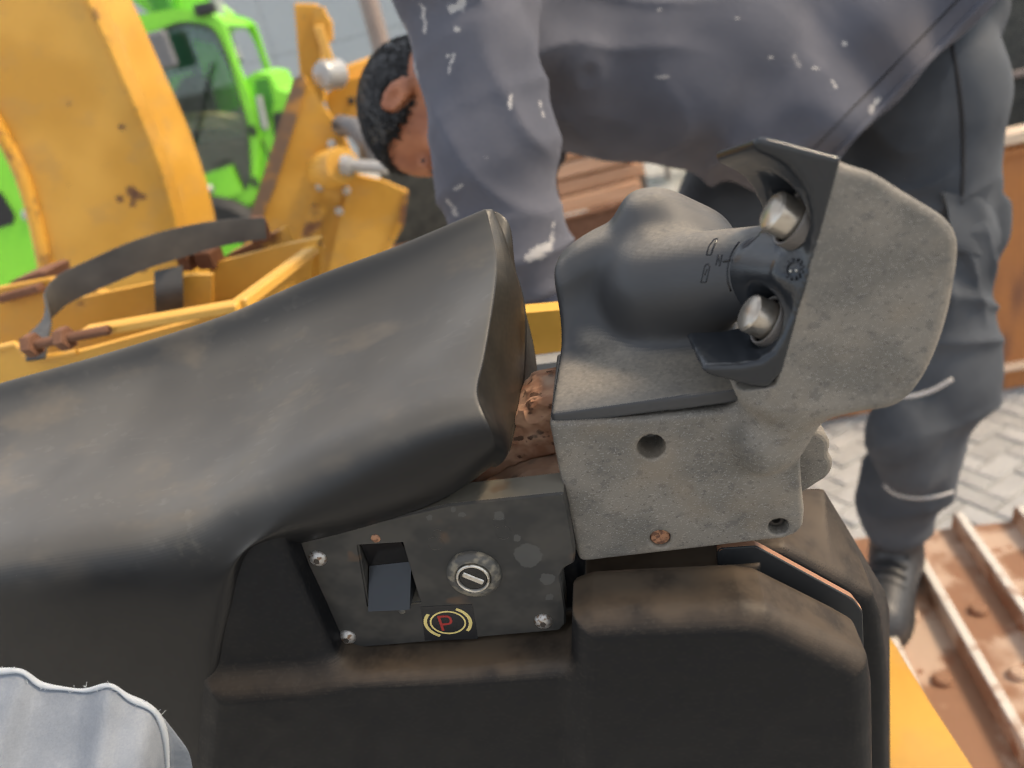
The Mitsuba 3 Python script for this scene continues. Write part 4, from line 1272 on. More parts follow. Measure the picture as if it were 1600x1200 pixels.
# ------------------------------------------------------------------ yellow linkage bracket in the middle
br = thing('yellow_linkage', 'yellow loader linkage with pointed side plate, pin boss and upright post', 'machine linkage')
BY = 2.6
B = lambda pts, y=BY: np.array([aty(a, b, y) for a, b in pts])
put('side_plate', prism(B([(462, 122), (473, 118), (500, 160), (530, 200), (552, 245), (566, 300), (545, 430), (480, 480), (360, 480), (391, 345)]), [0, 0.035, 0]), 'yellow_paint', False, None, br)
put('worn_edge', prism(B([(459, 122), (472, 117), (478, 130), (466, 175), (430, 290), (405, 350), (386, 352)], BY - 0.012), [0, 0.02, 0]), 'rusty_edge', False, None, br)
put('lower_plate', prism(B([(548, 272), (600, 284), (637, 300), (630, 350), (598, 405), (560, 460), (520, 520), (500, 480)], BY - 0.05), [0, 0.035, 0]), 'yellow_paint', False, None, br)
put('lower_edge', prism(B([(630, 300), (638, 302), (631, 352), (600, 406), (594, 402), (622, 350)], BY - 0.062), [0, 0.02, 0]), 'yellow_rusty', False, None, br)
b0, b1 = aty(510, 268, BY + 0.02), aty(536, 258, BY - 0.22)
put('pin_boss', tube([b0 + (b1 - b0) * t for t in (0, 0.06, 0.9, 1.0)], [0.066, 0.062, 0.056, 0.050], 28), 'yellow_paint', 40, None, br)
put('boss_flange', prism(B([(500, 246), (520, 236), (536, 270), (540, 300), (528, 318), (506, 306), (498, 280)], BY - 0.045), [0, 0.05, 0]), 'yellow_paint', False, None, br)
p0 = b1
p1 = aty(604, 262, BY - 0.26)
put('pin', tube([p0, p0 + (p1 - p0) * 0.2, p0 + (p1 - p0) * 0.22, p1], [0.030, 0.030, 0.019, 0.018], 20), 'pale_metal', 40, None, br)
for (a, b) in ((518, 226), (500, 292), (530, 330), (541, 298)):
    q = aty(a, b, BY - 0.04)
    put('bolt', moved(lathe([(0, 0.02), (0.013, 0.018), (0.016, 0.012), (0.016, -0.01)], 6), align([0.2, -0.9, 0.2], q)), 'grey_metal', 10, None, br)
put('guide_bar', obox(aty(499, 322, BY - 0.06), aty(474, 402, BY - 0.06), 0.05, 0.03, up=(0, 1, 0), bev=0.004), 'yellow_rusty', False, None, br)
put('post', obox(aty(480, 6, BY + 0.15), aty(492, 160, BY + 0.15), 0.07, 0.10, up=(0, -1, 0), bev=0.006), 'yellow_paint', False, None, br)
put('post_cap', prism(B([(488, 12), (503, 10), (508, 22), (516, 34), (517, 62), (508, 70), (498, 58), (490, 40)], BY + 0.05), [0, 0.08, 0]), 'yellow_paint', False, None, br)
put('link_rod', obox(aty(497, 40, BY + 0.04), aty(516, 98, BY + 0.04), 0.028, 0.02, up=(0, -1, 0), bev=0.004), 'yellow_pale', False, None, br)
put('hinge', box(aty(394, 205, GY - 0.03) + [-0.03, 0, -0.05], aty(394, 205, GY - 0.03) + [0.03, 0.05, 0.05], 0.01), 'seal_black', False, None, gt)
put('hinge', box(aty(397, 286, GY - 0.03) + [-0.03, 0, -0.05], aty(397, 286, GY - 0.03) + [0.03, 0.05, 0.05], 0.01), 'seal_black', False, None, gt)
put('door_handle', obox(aty(330, 262, GY - 0.06), aty(352, 255, GY - 0.06), 0.03, 0.03, up=(0, 1, 0), bev=0.006), 'seal_black', False, None, gt)
put('work_light', box(aty(318, 14, GY - 0.08) + [-0.09, 0, -0.05], aty(318, 14, GY - 0.08) + [0.09, 0.12, 0.05], 0.015), 'seal_black', False, None, gt)
put('wiper', tube([aty(300, 232, GY - 0.02), aty(318, 150, GY - 0.02), aty(332, 98, GY - 0.02)], 0.012, 8), 'seal_black', True, None, gt)
put('panel_gap', tube(spline([aty(a, b, GY + 0.09) for a, b in ((402, 212), (412, 226), (424, 262), (418, 320))], 20), 0.010, 8), 'seal_black', True, None, gt)
put('cover_vent', prism(G([(426, 178), (440, 172), (440, 205), (428, 212)], GY + 0.085), [0, 0.03, 0]), 'seal_black', False, None, gt)
lampm = moved(lathe([(0, 0.05), (0.036, 0.045), (0.045, 0.03), (0.046, -0.03), (0.03, -0.045), (0, -0.05)], 30), align([-0.55, -0.8, 0.1], aty(517, 116, BY + 0.05)))
put('round_lamp', lampm, 'pale_metal', 35, None, br)
put('brace', obox(aty(528, 124, BY + 0.25), aty(610, 92, BY + 0.35), 0.06, 0.06, up=(0, 0, 1), bev=0.006), 'yellow_paint', False, None, br)
put('cross_member', prism(B([(505, 150), (540, 125), (640, 108), (640, 180), (585, 196), (545, 200), (520, 190)], BY + 0.2), [0, 0.2, 0]), 'yellow_paint', False, None, br)
put('lock_screw', moved(lathe([(0, 0.012), (0.012, 0.01), (0.014, -0.004)], 8), align([0, -1, 0], aty(549, 157, BY + 0.2))), 'screw_dark', 10, None, br)
put('hose_end', tube([aty(532, 196, BY - 0.02), aty(556, 200, BY - 0.10), aty(575, 225, BY - 0.12), aty(580, 260, BY - 0.1)], 0.032, 16), 'mirror_grey', True, None, br)
put('lower_mount', prism(B([(360, 470), (520, 430), (640, 420), (700, 900), (360, 900)], BY + 0.05), [0, 0.3, 0]), 'yellow_paint', False, None, br)

# dark mesh panel and rusty beam behind the worker's head
mp = thing('mesh_grille', 'dark fine-mesh steel grille under the worker\'s hanging head', 'grille')
put('mesh', prism([aty(a, b, 3.4) for a, b in [(590, 250), (760, 230), (760, 372), (610, 392)]], [0, 0.02, 0]), 'dark_mesh', False, None, mp)
put('bottom_rail', obox(aty(590, 402, 3.36), aty(770, 366, 3.36), 0.05, 0.06, bev=0.005), 'rust_brown', False, None, mp)
put('stand', obox(aty(680, 390, 3.42), [aty(680, 390, 3.42)[0], 3.42, 0.0], 0.08, 0.08, up=(0, 1, 0), bev=0.005), 'rust_brown', False, None, mp)

# stack of reddish planks
pk = thing('plank_stack', 'stack of weathered reddish timber planks beyond the worker\'s arm', 'timber stack')
xe, ze = aty(1000, 225, 5.0)[0], None
lines_y = [(930, 196), (930, 218), (930, 242), (930, 270), (930, 297), (930, 327)]
zs = [aty(a, b, 5.0)[2] for a, b in lines_y]
for k in range(len(zs) - 1):
    for j in range(4):
        y0 = 5.0 + j * 0.24 + float(rng.uniform(-0.015, 0.03))
        e = xe - 0.005 + float(rng.uniform(-0.03, 0.02))
        put('plank', box([0.0, y0, zs[k + 1] + 0.008], [e, y0 + 0.225, zs[k] - 0.006], 0.012), ('wood', 'wood_dark')[(k + j) % 2], False, None, pk)
zb = zs[-1]
for x in (0.2, 0.9):
    put('bearer', box([x, 5.0, 0.0], [x + 0.12, 5.95, zb + 0.006], 0.01), 'wood_dark', False, None, pk)
pp = thing('steel_post', 'dark upright steel post at the end of the timber stack', 'post')
q = aty(1004, 290, 5.3)
put('shaft', box([q[0] - 0.035, 5.3, 0.02], [q[0] + 0.035, 5.37, 1.75], 0.006), 'post_dark', False, None, pp)
put('foot', box([q[0] - 0.1, 5.23, 0.0], [q[0] + 0.1, 5.43, 0.02], 0.003), 'post_dark', False, None, pp)
rb = thing('rusty_bucket', 'rusty brown steel bucket side behind the plastic shroud', 'bucket')
rbp = [aty(a, b, 2.9) for a, b in [(790, 368), (850, 350), (900, 337), (950, 324), (1000, 312), (1030, 330), (1010, 700), (800, 720)]]
put('side', prism(rbp, [0, 0.03, 0]), 'rust_brown', False, None, rb)
put('edge', tube(spline(rbp[:6], 40) + np.array([0, -0.008, 0]), 0.010, 10), 'rust_brown', True, None, rb)
put('floor_sheet', prism([rbp[1] + [0, 0.03, -0.02], rbp[4] + [0, 0.03, -0.02], rbp[6] + [0, 0.03, 0], rbp[7] + [0, 0.03, 0]], [0.05, 0.9, -0.75]), 'rust_brown', False, None, rb)

# small leafy bush between post and leg
bs = thing('bush', 'small green bush glimpsed between the post and the worker\'s leg', 'bush')
qb = aty(1045, 290, 9.0)
rb_ = np.random.default_rng(3)
lv = []
for k in range(700):
    u_ = rb_.normal(0, 1, 3)
    u_ /= np.linalg.norm(u_)
    c = np.array([qb[0], 9.0, 0.75]) + u_ * np.array([0.75, 0.5, 0.55]) * rb_.uniform(0.4, 1.05)
    a = rb_.normal(0, 1, 3)
    a /= np.linalg.norm(a)
    b = np.cross(a, rb_.normal(0, 1, 3))
    b /= np.linalg.norm(b)
    L = rb_.uniform(0.05, 0.1)
    lv.append(trimesh.Trimesh([c - a * L, c + b * L * 0.45, c + a * L, c - b * L * 0.45], [[0, 1, 2], [0, 2, 3]], process=False))
put('leaves', trimesh.util.concatenate(lv), 'leaf', False, None, bs, kind='stuff')
put('stem', tube([[qb[0], 9, 0], [qb[0] + 0.03, 9, 0.7]], [0.03, 0.015], 8), 'post_brown', True, None, bs)

# rust-orange steel skip on the right, dark screen above it
sk = thing('steel_skip', 'rust-orange steel skip wall with pale top flange at the right edge', 'skip')
g0, g1 = atz(1240, 664, 0.02), atz(1640, 596, 0.02)
dv = (g1 - g0) / np.linalg.norm(g1 - g0)
nrm = np.array([-dv[1], dv[0], 0])


def above(p, x, y):
    """height at which the sight line through (x, y) passes over the wall's foot line"""
    q = ray(x, y)
    t = ((p - CAM) @ nrm) / (q @ nrm)
    return CAM + q * t


tp = above(g0, 1570, 222)
ht = tp[2]
ea, eb = g0 - dv * 1.6, g1 + dv * 1.5
put('side_wall', prism([ea, eb, eb + KZ * ht, ea + KZ * ht], nrm * 0.03), 'skip_rust', False, None, sk)
put('top_flange', obox(ea + KZ * ht, eb + KZ * ht, 0.10, 0.05, bev=0.006), 'skip_rim', False, None, sk)
z2 = above(g0, 1570, 246)[2]
put('stiffener', obox(ea + KZ * z2 - nrm * 0.012, eb + KZ * z2 - nrm * 0.012, 0.03, 0.03, bev=0.004), 'skip_rust', False, None, sk)
z3 = above(g0, 1570, 577)[2]
put('bottom_ledge', obox(ea + KZ * z3 - nrm * 0.02, eb + KZ * z3 - nrm * 0.02, 0.05, 0.022, bev=0.004), 'skip_rim', False, None, sk)
for s in (0, 1):
    e0 = (ea, eb)[s]
    put('end_wall', prism([e0 + nrm * 0.03, e0 + nrm * 1.2, e0 + nrm * 1.2 + KZ * ht, e0 + nrm * 0.03 + KZ * ht], dv * (0.03 if s == 0 else -0.03)), 'skip_rust', False, None, sk)
ds = thing('screen_fence', 'dark close-meshed screen fence above the rusty skip', 'fence')
f0 = g0 + nrm * 1.6 + dv * 0.6
put('screen', prism([f0, f0 + dv * 4, f0 + dv * 4 + KZ * 3.2, f0 + KZ * 3.2], nrm * 0.02), 'dark_mesh', False, None, ds)
fz = above(f0, 1580, 122)[2]
put('rail', obox(f0 + KZ * fz - nrm * 0.02, f0 + dv * 4 + KZ * fz - nrm * 0.02, 0.04, 0.035, bev=0.004), 'post_brown', False, None, ds)
for k in (0.02, 2.0, 3.98):
    put('post', box(f0 + dv * k + nrm * 0.05 + [-0.03, -0.03, 0], f0 + dv * k + nrm * 0.05 + [0.03, 0.03, 3.2], 0.005), 'post_dark', False, None, ds)

# ------------------------------------------------------------------ crawler track under the worker's boot
tk = thing('crawler_track', 'rusty crawler track with worn bright grouser bars at the lower right', 'crawler track')
TZ = -0.955
ga, gb = conz(1412, 842, TZ + 0.037), conz(1482, 1092, TZ + 0.05)
gc = conz(1492, 800, TZ + 0.05)
pitch = gc[0] - ga[0]
YN, YFAR = gb[1] - 0.35, gc[1] + 0.012
for k in range(-5, 4):
    x = ga[0] + pitch * k + 0.01
    sh = put('track_shoe', box([x + 0.004, YN, TZ - 0.025], [x + pitch - 0.004, YFAR, TZ], 0.004), 'track_rust', False, TD, tk)
    gm_ = plate(Polygon([(x - 0.012, TZ - 0.001), (x - 0.009, TZ + 0.033), (x - 0.005, TZ + 0.037), (x + 0.009, TZ + 0.037), (x + 0.013, TZ + 0.033), (x + 0.022, TZ - 0.001)]), YN, YFAR)
    put('grouser', gm_, 'track_rust', False, TD, sh)
    put('worn_edge', box([x - 0.0065, YN, TZ + 0.0355], [x + 0.0105, YFAR - 0.002, TZ + 0.0395], 0.002), 'worn_steel', False, TD, sh)
    for (a, b) in ((1480, 964), (1529, 956), (1520, 1038), (1590, 1056)):
        q = conz(a, b, TZ)
        M = align([0, 0, 1], [q[0] + pitch * k, q[1], TZ])
        put('bolt', moved(lathe([(0, 0.013), (0.011, 0.013), (0.0145, 0.010), (0.016, 0.004), (0.016, -0.004)], 12), M), 'track_rust', 25, TD, sh)
put('link_chain', box([ga[0] - 5.2 * pitch, (YN + YFAR) / 2 - 0.12, TZ - 0.16], [ga[0] + 4 * pitch, (YN + YFAR) / 2 + 0.12, TZ - 0.026], 0.01), 'rust_brown', False, TD, tk)
put('track_frame', box([ga[0] - 5.2 * pitch, (YN + YFAR) / 2 - 0.18, -1.80], [ga[0] + 4 * pitch, (YN + YFAR) / 2 + 0.18, TZ - 0.17], 0.02), 'rust_brown', False, TD, tk)

# yellow body panels of the dozer round the console
yf = thing('yellow_fender', 'yellow dozer body panel with grey strip behind the console', 'machine body')
put('far_panel', prism([con(a, b, 0.26) for a, b in [(700, 500), (900, 482), (960, 482), (960, 572), (700, 590)]], [0, 0.02, 0]), 'yellow_paint', False, TD, yf)
put('grey_strip', prism([con(a, b, 0.24) for a, b in [(700, 586), (900, 562), (960, 556), (960, 640), (700, 680)]], [0, 0.02, 0]), 'strip_grey', False, TD, yf)
put('near_panel', prism([conz(a, b, -0.33) for a, b in [(1250, 880), (1378, 978), (1400, 1010), (1452, 1096), (1520, 1200), (1300, 1260)]], [0, 0, -0.04]), 'yellow_paint', False, TD, yf)
put('side_sheet', prism([conz(a, b, -0.375) for a, b in [(1260, 890), (1378, 985), (1500, 1190), (1490, 1210), (1250, 960)]], [0, 0, -0.5]), 'yellow_paint', False, TD, yf)
# ------------------------------------------------------------------ the worker
wk_ = thing('person', 'man in grey-blue work jacket and dark trousers bending over with his head hanging down', 'person')
A_ = aty
hipL, kneeL, ankL = A_(1446, 120, 1.22), A_(1462, 590, 1.17), A_(1398, 796, 1.21)
hipR, kneeR, ankR = A_(1225, 120, 1.46), A_(1108, 400, 1.40), A_(1180, 800, 1.44)
pel, chest = A_(1400, 60, 1.34), A_(840, -10, 1.26)
shL, elL, wrL = A_(724, -40, 1.02), A_(772, 262, 0.93), A_(838, 462, 0.90)
shR, elR, wrR = A_(800, -60, 1.46), A_(810, 220, 1.42), A_(850, 470, 1.30)
SOLE = ORG[2] + TZ
ankL[2], ankR[2] = max(ankL[2], SOLE + 0.1), SOLE + 0.10
# head: axes from its look in the picture (crown down to the left and tipped away, face down to the right)
hf = 0.38 * RT + 0.925 * DN
hu0 = -0.925 * RT + 0.38 * DN
hu = math.cos(0.74) * hu0 + math.sin(0.74) * FW
hf = hf - (hf @ hu) * hu
hf /= np.linalg.norm(hf)
hl = np.cross(hu, hf)
HM = np.eye(4)
ear_l = np.array([-0.006, 0.078, -0.006])
earw = CAM + ray(623, 151) * 1.02
HM[:3, 0], HM[:3, 1], HM[:3, 2] = hf * 0.93, hl * 0.93, hu * 0.93
HM[:3, 3] = earw - HM[:3, :3] @ ear_l
HI = np.linalg.inv(HM)
neck = HM[:3, :3] @ np.array([-0.03, 0, -0.12]) + HM[:3, 3]


def to_head(X, Y, Z):
    return [HI[i, 0] * X + HI[i, 1] * Y + HI[i, 2] * Z + HI[i, 3] for i in range(3)]


def head_sdf(x, y, z):
    cr = s_ell(x, y, z, (-0.008, 0, 0.036), (0.100, 0.077, 0.092))
    d = smin(cr, s_ell(x, y, z, (0.034, 0, -0.03), (0.062, 0.058, 0.088)), 0.03)
    d = smin(d, smin(s_caps(x, y, z, (-0.005, 0.052, -0.05), (0.068, 0.014, -0.105), 0.016, 0.02), s_caps(x, y, z, (-0.005, -0.052, -0.05), (0.068, -0.014, -0.105), 0.016, 0.02), 0.02), 0.025)
    d = smin(d, s_caps(x, y, z, (0.094, 0, 0.012), (0.116, 0, -0.030), 0.008, 0.012), 0.012)
    d = smin(d, s_caps(x, y, z, (0.086, -0.042, 0.022), (0.086, 0.042, 0.022), 0.011, 0.011), 0.014)
    d = smin(d, s_ell(x, y, z, (0.074, 0.046, -0.022), (0.02, 0.02, 0.014)), 0.02)
    for s in (-1, 1):
        d = smax(d, -s_ell(x, y, z, (0.100, 0.033 * s, 0.002), (0.016, 0.017, 0.011)), 0.012)
        ear = s_ell(x, y, z, (-0.010, 0.080 * s, -0.004), (0.019, 0.0075, 0.036))
        ear = smax(ear, -s_ell(x, y, z, (-0.004, 0.091 * s, -0.004), (0.0115, 0.0105, 0.0215)), 0.003)
        d = smin(d, ear, 0.006)
    d = smin(d, s_ell(x, y, z, (0.092, 0, -0.066), (0.012, 0.024, 0.006)), 0.006)
    d = smin(d, s_ell(x, y, z, (0.091, 0, -0.077), (0.012, 0.021, 0.006)), 0.006)
    return d


def body_sdf(X, Y, Z):
    x, y, z = to_head(X, Y, Z)
    d = smin(head_sdf(x, y, z), s_caps(X, Y, Z, HM[:3, :3] @ np.array([-0.015, 0, -0.05]) + HM[:3, 3], neck, 0.056, 0.058), 0.03)
    d = smin(d, s_caps(X, Y, Z, neck, chest, 0.055, 0.09), 0.04)
    for a, b, ra, rb in ((chest, pel, 0.13, 0.14), (shL, elL, 0.052, 0.042), (elL, wrL, 0.042, 0.028), (shR, elR, 0.052, 0.042), (elR, wrR, 0.042, 0.028), (chest, shL, 0.09, 0.055), (chest, shR, 0.09, 0.055),
                         (hipL, kneeL, 0.078, 0.056), (kneeL, ankL, 0.052, 0.036), (hipR, kneeR, 0.078, 0.056), (kneeR, ankR, 0.052, 0.036), (pel, hipL, 0.12, 0.08), (pel, hipR, 0.12, 0.08)):
        d = smin(d, s_caps(X, Y, Z, a, b, ra, rb), 0.03)
    return d


# hands: palm, four fingers and a thumb on each wrist
def hand_bones(w, fwd, out):
    fwd = fwd / np.linalg.norm(fwd)
    out = out - (out @ fwd) * fwd
    out /= np.linalg.norm(out)
    dn = np.cross(fwd, out)
    bones = [(w, w + fwd * 0.05, 0.024, 0.026), (w + fwd * 0.03 + out * 0.025, w + fwd * 0.085 + out * 0.032, 0.014, 0.011), (w + fwd * 0.03 - out * 0.025, w + fwd * 0.08 - out * 0.030, 0.014, 0.010), (w + fwd * 0.04, w + fwd * 0.09, 0.016, 0.012)]
    for k, (o, L) in enumerate(((0.030, 0.070), (0.010, 0.080), (-0.010, 0.074), (-0.030, 0.058))):
        p = w + fwd * 0.085 + out * o
        for f, a in ((0.45, 0.35), (0.32, 0.85), (0.23, 1.2)):
            q = p + (fwd * math.cos(a) + dn * math.sin(a)) * L * f
            bones.append((p, q, 0.0092, 0.0082))
            p = q
    p = w + fwd * 0.03 + out * 0.03
    for f, a in ((0.035, 0.6), (0.03, 0.25)):
        q = p + (fwd * math.cos(a) + out * math.sin(a) + dn * 0.35) * f
        bones.append((p, q, 0.0115, 0.0095))
        p = q
    return bones


handL, handR = hand_bones(wrL, wrL - elL, RT), hand_bones(wrR, wrR - elR, RT)
lo = np.min([pel - 0.25, chest - 0.25, ankL - 0.15, HM[:3, 3] - 0.16, wrL - 0.2, ankR - 0.15], axis=0)
hi = np.max([pel + 0.25, chest + 0.25, ankL + 0.15, HM[:3, 3] + 0.16, hipL + 0.2, ankR + 0.15], axis=0)


def with_hands(X, Y, Z):
    d = body_sdf(X, Y, Z)
    for hb in (handL, handR):
        h = None
        for a, b, ra, rb in hb:
            q = s_caps(X, Y, Z, a, b, ra, rb)
            h = q if h is None else smin(h, q, 0.006)
        d = smin(d, h, 0.012)
    return d


# the visible head and the hands in a finer grid; the rest of the body is under clothing
hc = HM[:3, 3]
cut_lo, cut_hi = hc - 0.17, hc + 0.17
body_parts = [nets(with_hands, lo, hi, 0.0055, 0.02)]
put('body', body_parts[0], 'skin', True, None, wk_)


def hair_sdf(X, Y, Z):
    x, y, z = to_head(X, Y, Z)
    cr = s_ell(x, y, z, (-0.008, 0, 0.036), (0.100, 0.077, 0.092)) - 0.0075
    jag = 0.004 * np.sin(x * 300 + 3 * np.sin(y * 210)) + 0.003 * np.sin(y * 330 + z * 190)
    front = x - 0.026 - 0.35 * np.clip(z - 0.03, 0, 0.12) + jag
    side = np.where(x < 0.012, -z - 0.045 + jag, -z - 0.012 + 1.6 * (x - 0.012) + jag)
    d = np.maximum(np.maximum(cr, front), side)
    for s in (-1, 1):
        d = np.maximum(d, -(s_ell(x, y, z, (-0.010, 0.082 * s, -0.008), (0.024, 0.02, 0.038))))
    return d - 0.0015 * np.abs(np.sin(x * 520 + z * 300)) * 0.6


hair_mesh = nets(hair_sdf, hc - 0.16, hc + 0.16, 0.003, 0.012)
hk = put('hair', hair_mesh, 'hair', True, None, wk_, 'short black hair greying at the temple')
rs = np.random.default_rng(17)
hp, hi_ = trimesh.sample.sample_surface(hair_mesh, 4500, seed=4)
hn_ = hair_mesh.face_normals[hi_]
strands = []
for p_, n_ in zip(hp, hn_):
    if n_ @ (p_ - hc) < 0:
        n_ = -n_
    t_ = 0.8 * hf - 0.5 * hu + rs.normal(0, 0.18, 3)
    t_ = t_ - (t_ @ n_) * n_
    t_ /= np.linalg.norm(t_)
    L_ = rs.uniform(0.008, 0.016)
    strands.append(tube([p_, p_ + t_ * L_ * 0.5 + n_ * 0.0012, p_ + t_ * L_ + n_ * 0.0014], [0.0009, 0.0008, 0.0003], 3, caps=False))
put('strands', trimesh.util.concatenate(strands), 'hair', True, None, hk, kind='stuff')
for s in (1, -1):
    bp = np.array([[0.0965, 0.014 * s, 0.020], [0.099, 0.026 * s, 0.0255], [0.090, 0.042 * s, 0.0255], [0.078, 0.052 * s, 0.020]])
    put('eyebrow', tube(spline((HM[:3, :3] @ bp.T).T + HM[:3, 3], 24), [0.004] * 6 + [0.0046] * 12 + [0.003] * 6, 8), 'hair', True, None, wk_)
    put('eye', moved(trimesh.creation.icosphere(3, 0.0125), HM @ trimesh.transformations.translation_matrix([0.0835, 0.033 * s, 0.002])), 'eye_dark', True, None, wk_)


# jacket: torso, drape of the belly, sleeves with folds; open at the hem and at the cuffs
hemA, hemB, hemC = A_(1284, 272, 1.14), A_(1520, 32, 1.10), A_(1400, 150, 1.52)
hn = np.cross(hemB - hemA, hemC - hemA)
hn /= np.linalg.norm(hn)
if hn @ (chest - hemA) > 0:
    hn = -hn
dist_h = lambda X, Y, Z: (X - hemA[0]) * hn[0] + (Y - hemA[1]) * hn[1] + (Z - hemA[2]) * hn[2]
hemd = (hemB - hemA) / np.linalg.norm(hemB - hemA)
axA, axB = A_(850, 20, 1.30), A_(1440, 40, 1.34)
dangle = [A_(1180, 175, 1.24), A_(1290, 165, 1.20), A_(1040, 120, 1.22)]


def folds(d0, X, Y, Z, across, freq, amp, seed, warp=0.05):
    """cloth folds: warped creases that run square to the direction across, coming and going over the surface"""
    w_ = np.asarray(across, float) / np.linalg.norm(across)
    d0 = np.array(d0)
    m_ = np.abs(d0) < 0.05
    P_ = np.stack([np.broadcast_to(A, d0.shape)[m_] for A in (X, Y, Z)], -1).astype(float)
    if len(P_) == 0:
        return d0
    wp = meshkit.fbm(P_ * 4.5 + seed, 2, seed)
    u_ = P_ @ w_ + warp * 2 * (wp - 0.5)
    here = np.clip(2.6 * (meshkit.fbm(P_ * 5.0 + 3 * seed, 2, seed + 5) - 0.36), 0, 1)
    r = 1 - np.abs(np.sin(u_ * freq + 5 * (wp - 0.5)))
    r2 = 0.5 + 0.5 * np.sin(u_ * freq * 0.53 + 9 * wp)
    d0[m_] -= amp * (here * (r ** 1.6 - 0.35) + 0.7 * (r2 - 0.5))
    return d0


def sleeve(X, Y, Z):
    e2 = elL + (wrL - elL) * 0.45
    d = smin(s_caps(X, Y, Z, shL, elL, 0.092, 0.068), s_caps(X, Y, Z, elL, e2, 0.068, 0.056), 0.05)
    d = smin(d, s_caps(X, Y, Z, e2, wrL, 0.056, 0.034), 0.05)
    return d


def jacket_sdf(X, Y, Z):
    d = s_caps(X, Y, Z, axA, axB, 0.185, 0.185)
    for q, r in zip(dangle, (0.125, 0.105, 0.11)):
        d = smin(d, s_ell(X, Y, Z, q, (r * 1.3, r, r * 0.82)), 0.10)
    sl = sleeve(X, Y, Z)
    d = smin(d, smin(s_caps(X, Y, Z, A_(800, -90, 1.2), shL, 0.14, 0.09), s_caps(X, Y, Z, A_(800, -90, 1.2), shR, 0.14, 0.09), 0.05), 0.06)
    d = smin(d, smin(s_caps(X, Y, Z, shR, elR, 0.09, 0.07), s_caps(X, Y, Z, elR, wrR, 0.06, 0.04), 0.04), 0.05)
    d = smin(d, s_caps(X, Y, Z, neck + 0.15 * (chest - neck), chest, 0.085, 0.16), 0.05)
    d = smin(d, s_caps(X, Y, Z, A_(1360, 70, 1.25), A_(1500, 10, 1.22), 0.15, 0.15), 0.06)
    d = folds(d, X, Y, Z, A_(1400, 130, 1.2) - A_(1100, 100, 1.25), 24.0, 0.022, 3, 0.06)
    d = d + 0.010 * np.exp(np.minimum(dist_h(X, Y, Z), 0) / 0.11) * np.sin(52 * (X * hemd[0] + Y * hemd[1] + Z * hemd[2]) + 9 * dist_h(X, Y, Z))
    d = folds(d, X, Y, Z, A_(1300, 0, 1.2) - A_(1200, 200, 1.2), 30.0, 0.011, 31, 0.08)
    sl = folds(sl, X, Y, Z, 0.86 * RT - 0.5 * DN, 34.0, 0.019, 9, 0.05)
    sl = folds(sl, X, Y, Z, 0.45 * RT + 0.9 * DN, 46.0, 0.009, 12, 0.06)
    d = smin(d, sl + 0.003, 0.012)
    d = smax(d, dist_h(X, Y, Z) + 0.006 * np.sin(X * 40) * np.sin(Z * 33), 0.006)
    # cuff of the near sleeve
    w = (wrL - elL) / np.linalg.norm(wrL - elL)
    cuff = (X - wrL[0]) * w[0] + (Y - wrL[1]) * w[1] + (Z - wrL[2]) * w[2]
    near = np.sqrt((X - wrL[0]) ** 2 + (Y - wrL[1]) ** 2 + (Z - wrL[2]) ** 2)
    d = np.where(near < 0.12, np.maximum(d, cuff - 0.005), d)
    # hollow towards the hem
    return d


jl = np.min([axA - 0.24, elL - 0.12, wrL - 0.06, axB - 0.2], axis=0)
jh = np.max([axB + 0.26, axA + 0.24, shL + 0.14, elR + 0.1, hemB + 0.1], axis=0)
jacket_mesh = nets(jacket_sdf, jl, jh, 0.0055, 0.06)
put('jacket', jacket_mesh, 'jacket_cloth', True, None, wk_, 'grey-blue work jacket with white paint marks')
def section_tubes(mesh, origin, normal, r, nmax=2):
    sec = mesh.section(plane_origin=origin, plane_normal=normal)
    if sec is None:
        return None
    out = []
    for q in sorted(sec.discrete, key=len, reverse=True)[:nmax]:
        q = np.asarray(q)[::3]
        if len(q) < 12:
            continue
        for _ in range(4):
            q[1:-1] = (q[:-2] + 2 * q[1:-1] + q[2:]) / 4
        out.append(tube(q, r, 8))
    return trimesh.util.concatenate(out) if out else None


for off, r_, nm_, mt_ in ((-0.007, 0.0055, 'hem_edge', 'jacket_cloth'), (-0.034, 0.0016, 'hem_stitching', 'seam_dark')):
    mm = section_tubes(jacket_mesh, hemA + hn * off, hn, r_)
    if mm is not None:
        put(nm_, mm, mt_, True, None, wk_)
wax = (wrL - elL) / np.linalg.norm(wrL - elL)
put('jacket_cuff', tube([wrL - (wrL - elL) / np.linalg.norm(wrL - elL) * 0.045, wrL - (wrL - elL) / np.linalg.norm(wrL - elL) * 0.01, wrL + (wrL - elL) / np.linalg.norm(wrL - elL) * 0.022], [0.040, 0.041, 0.038], 28), 'cuff_navy', 40, None, wk_, 'dark navy sleeve cuff')


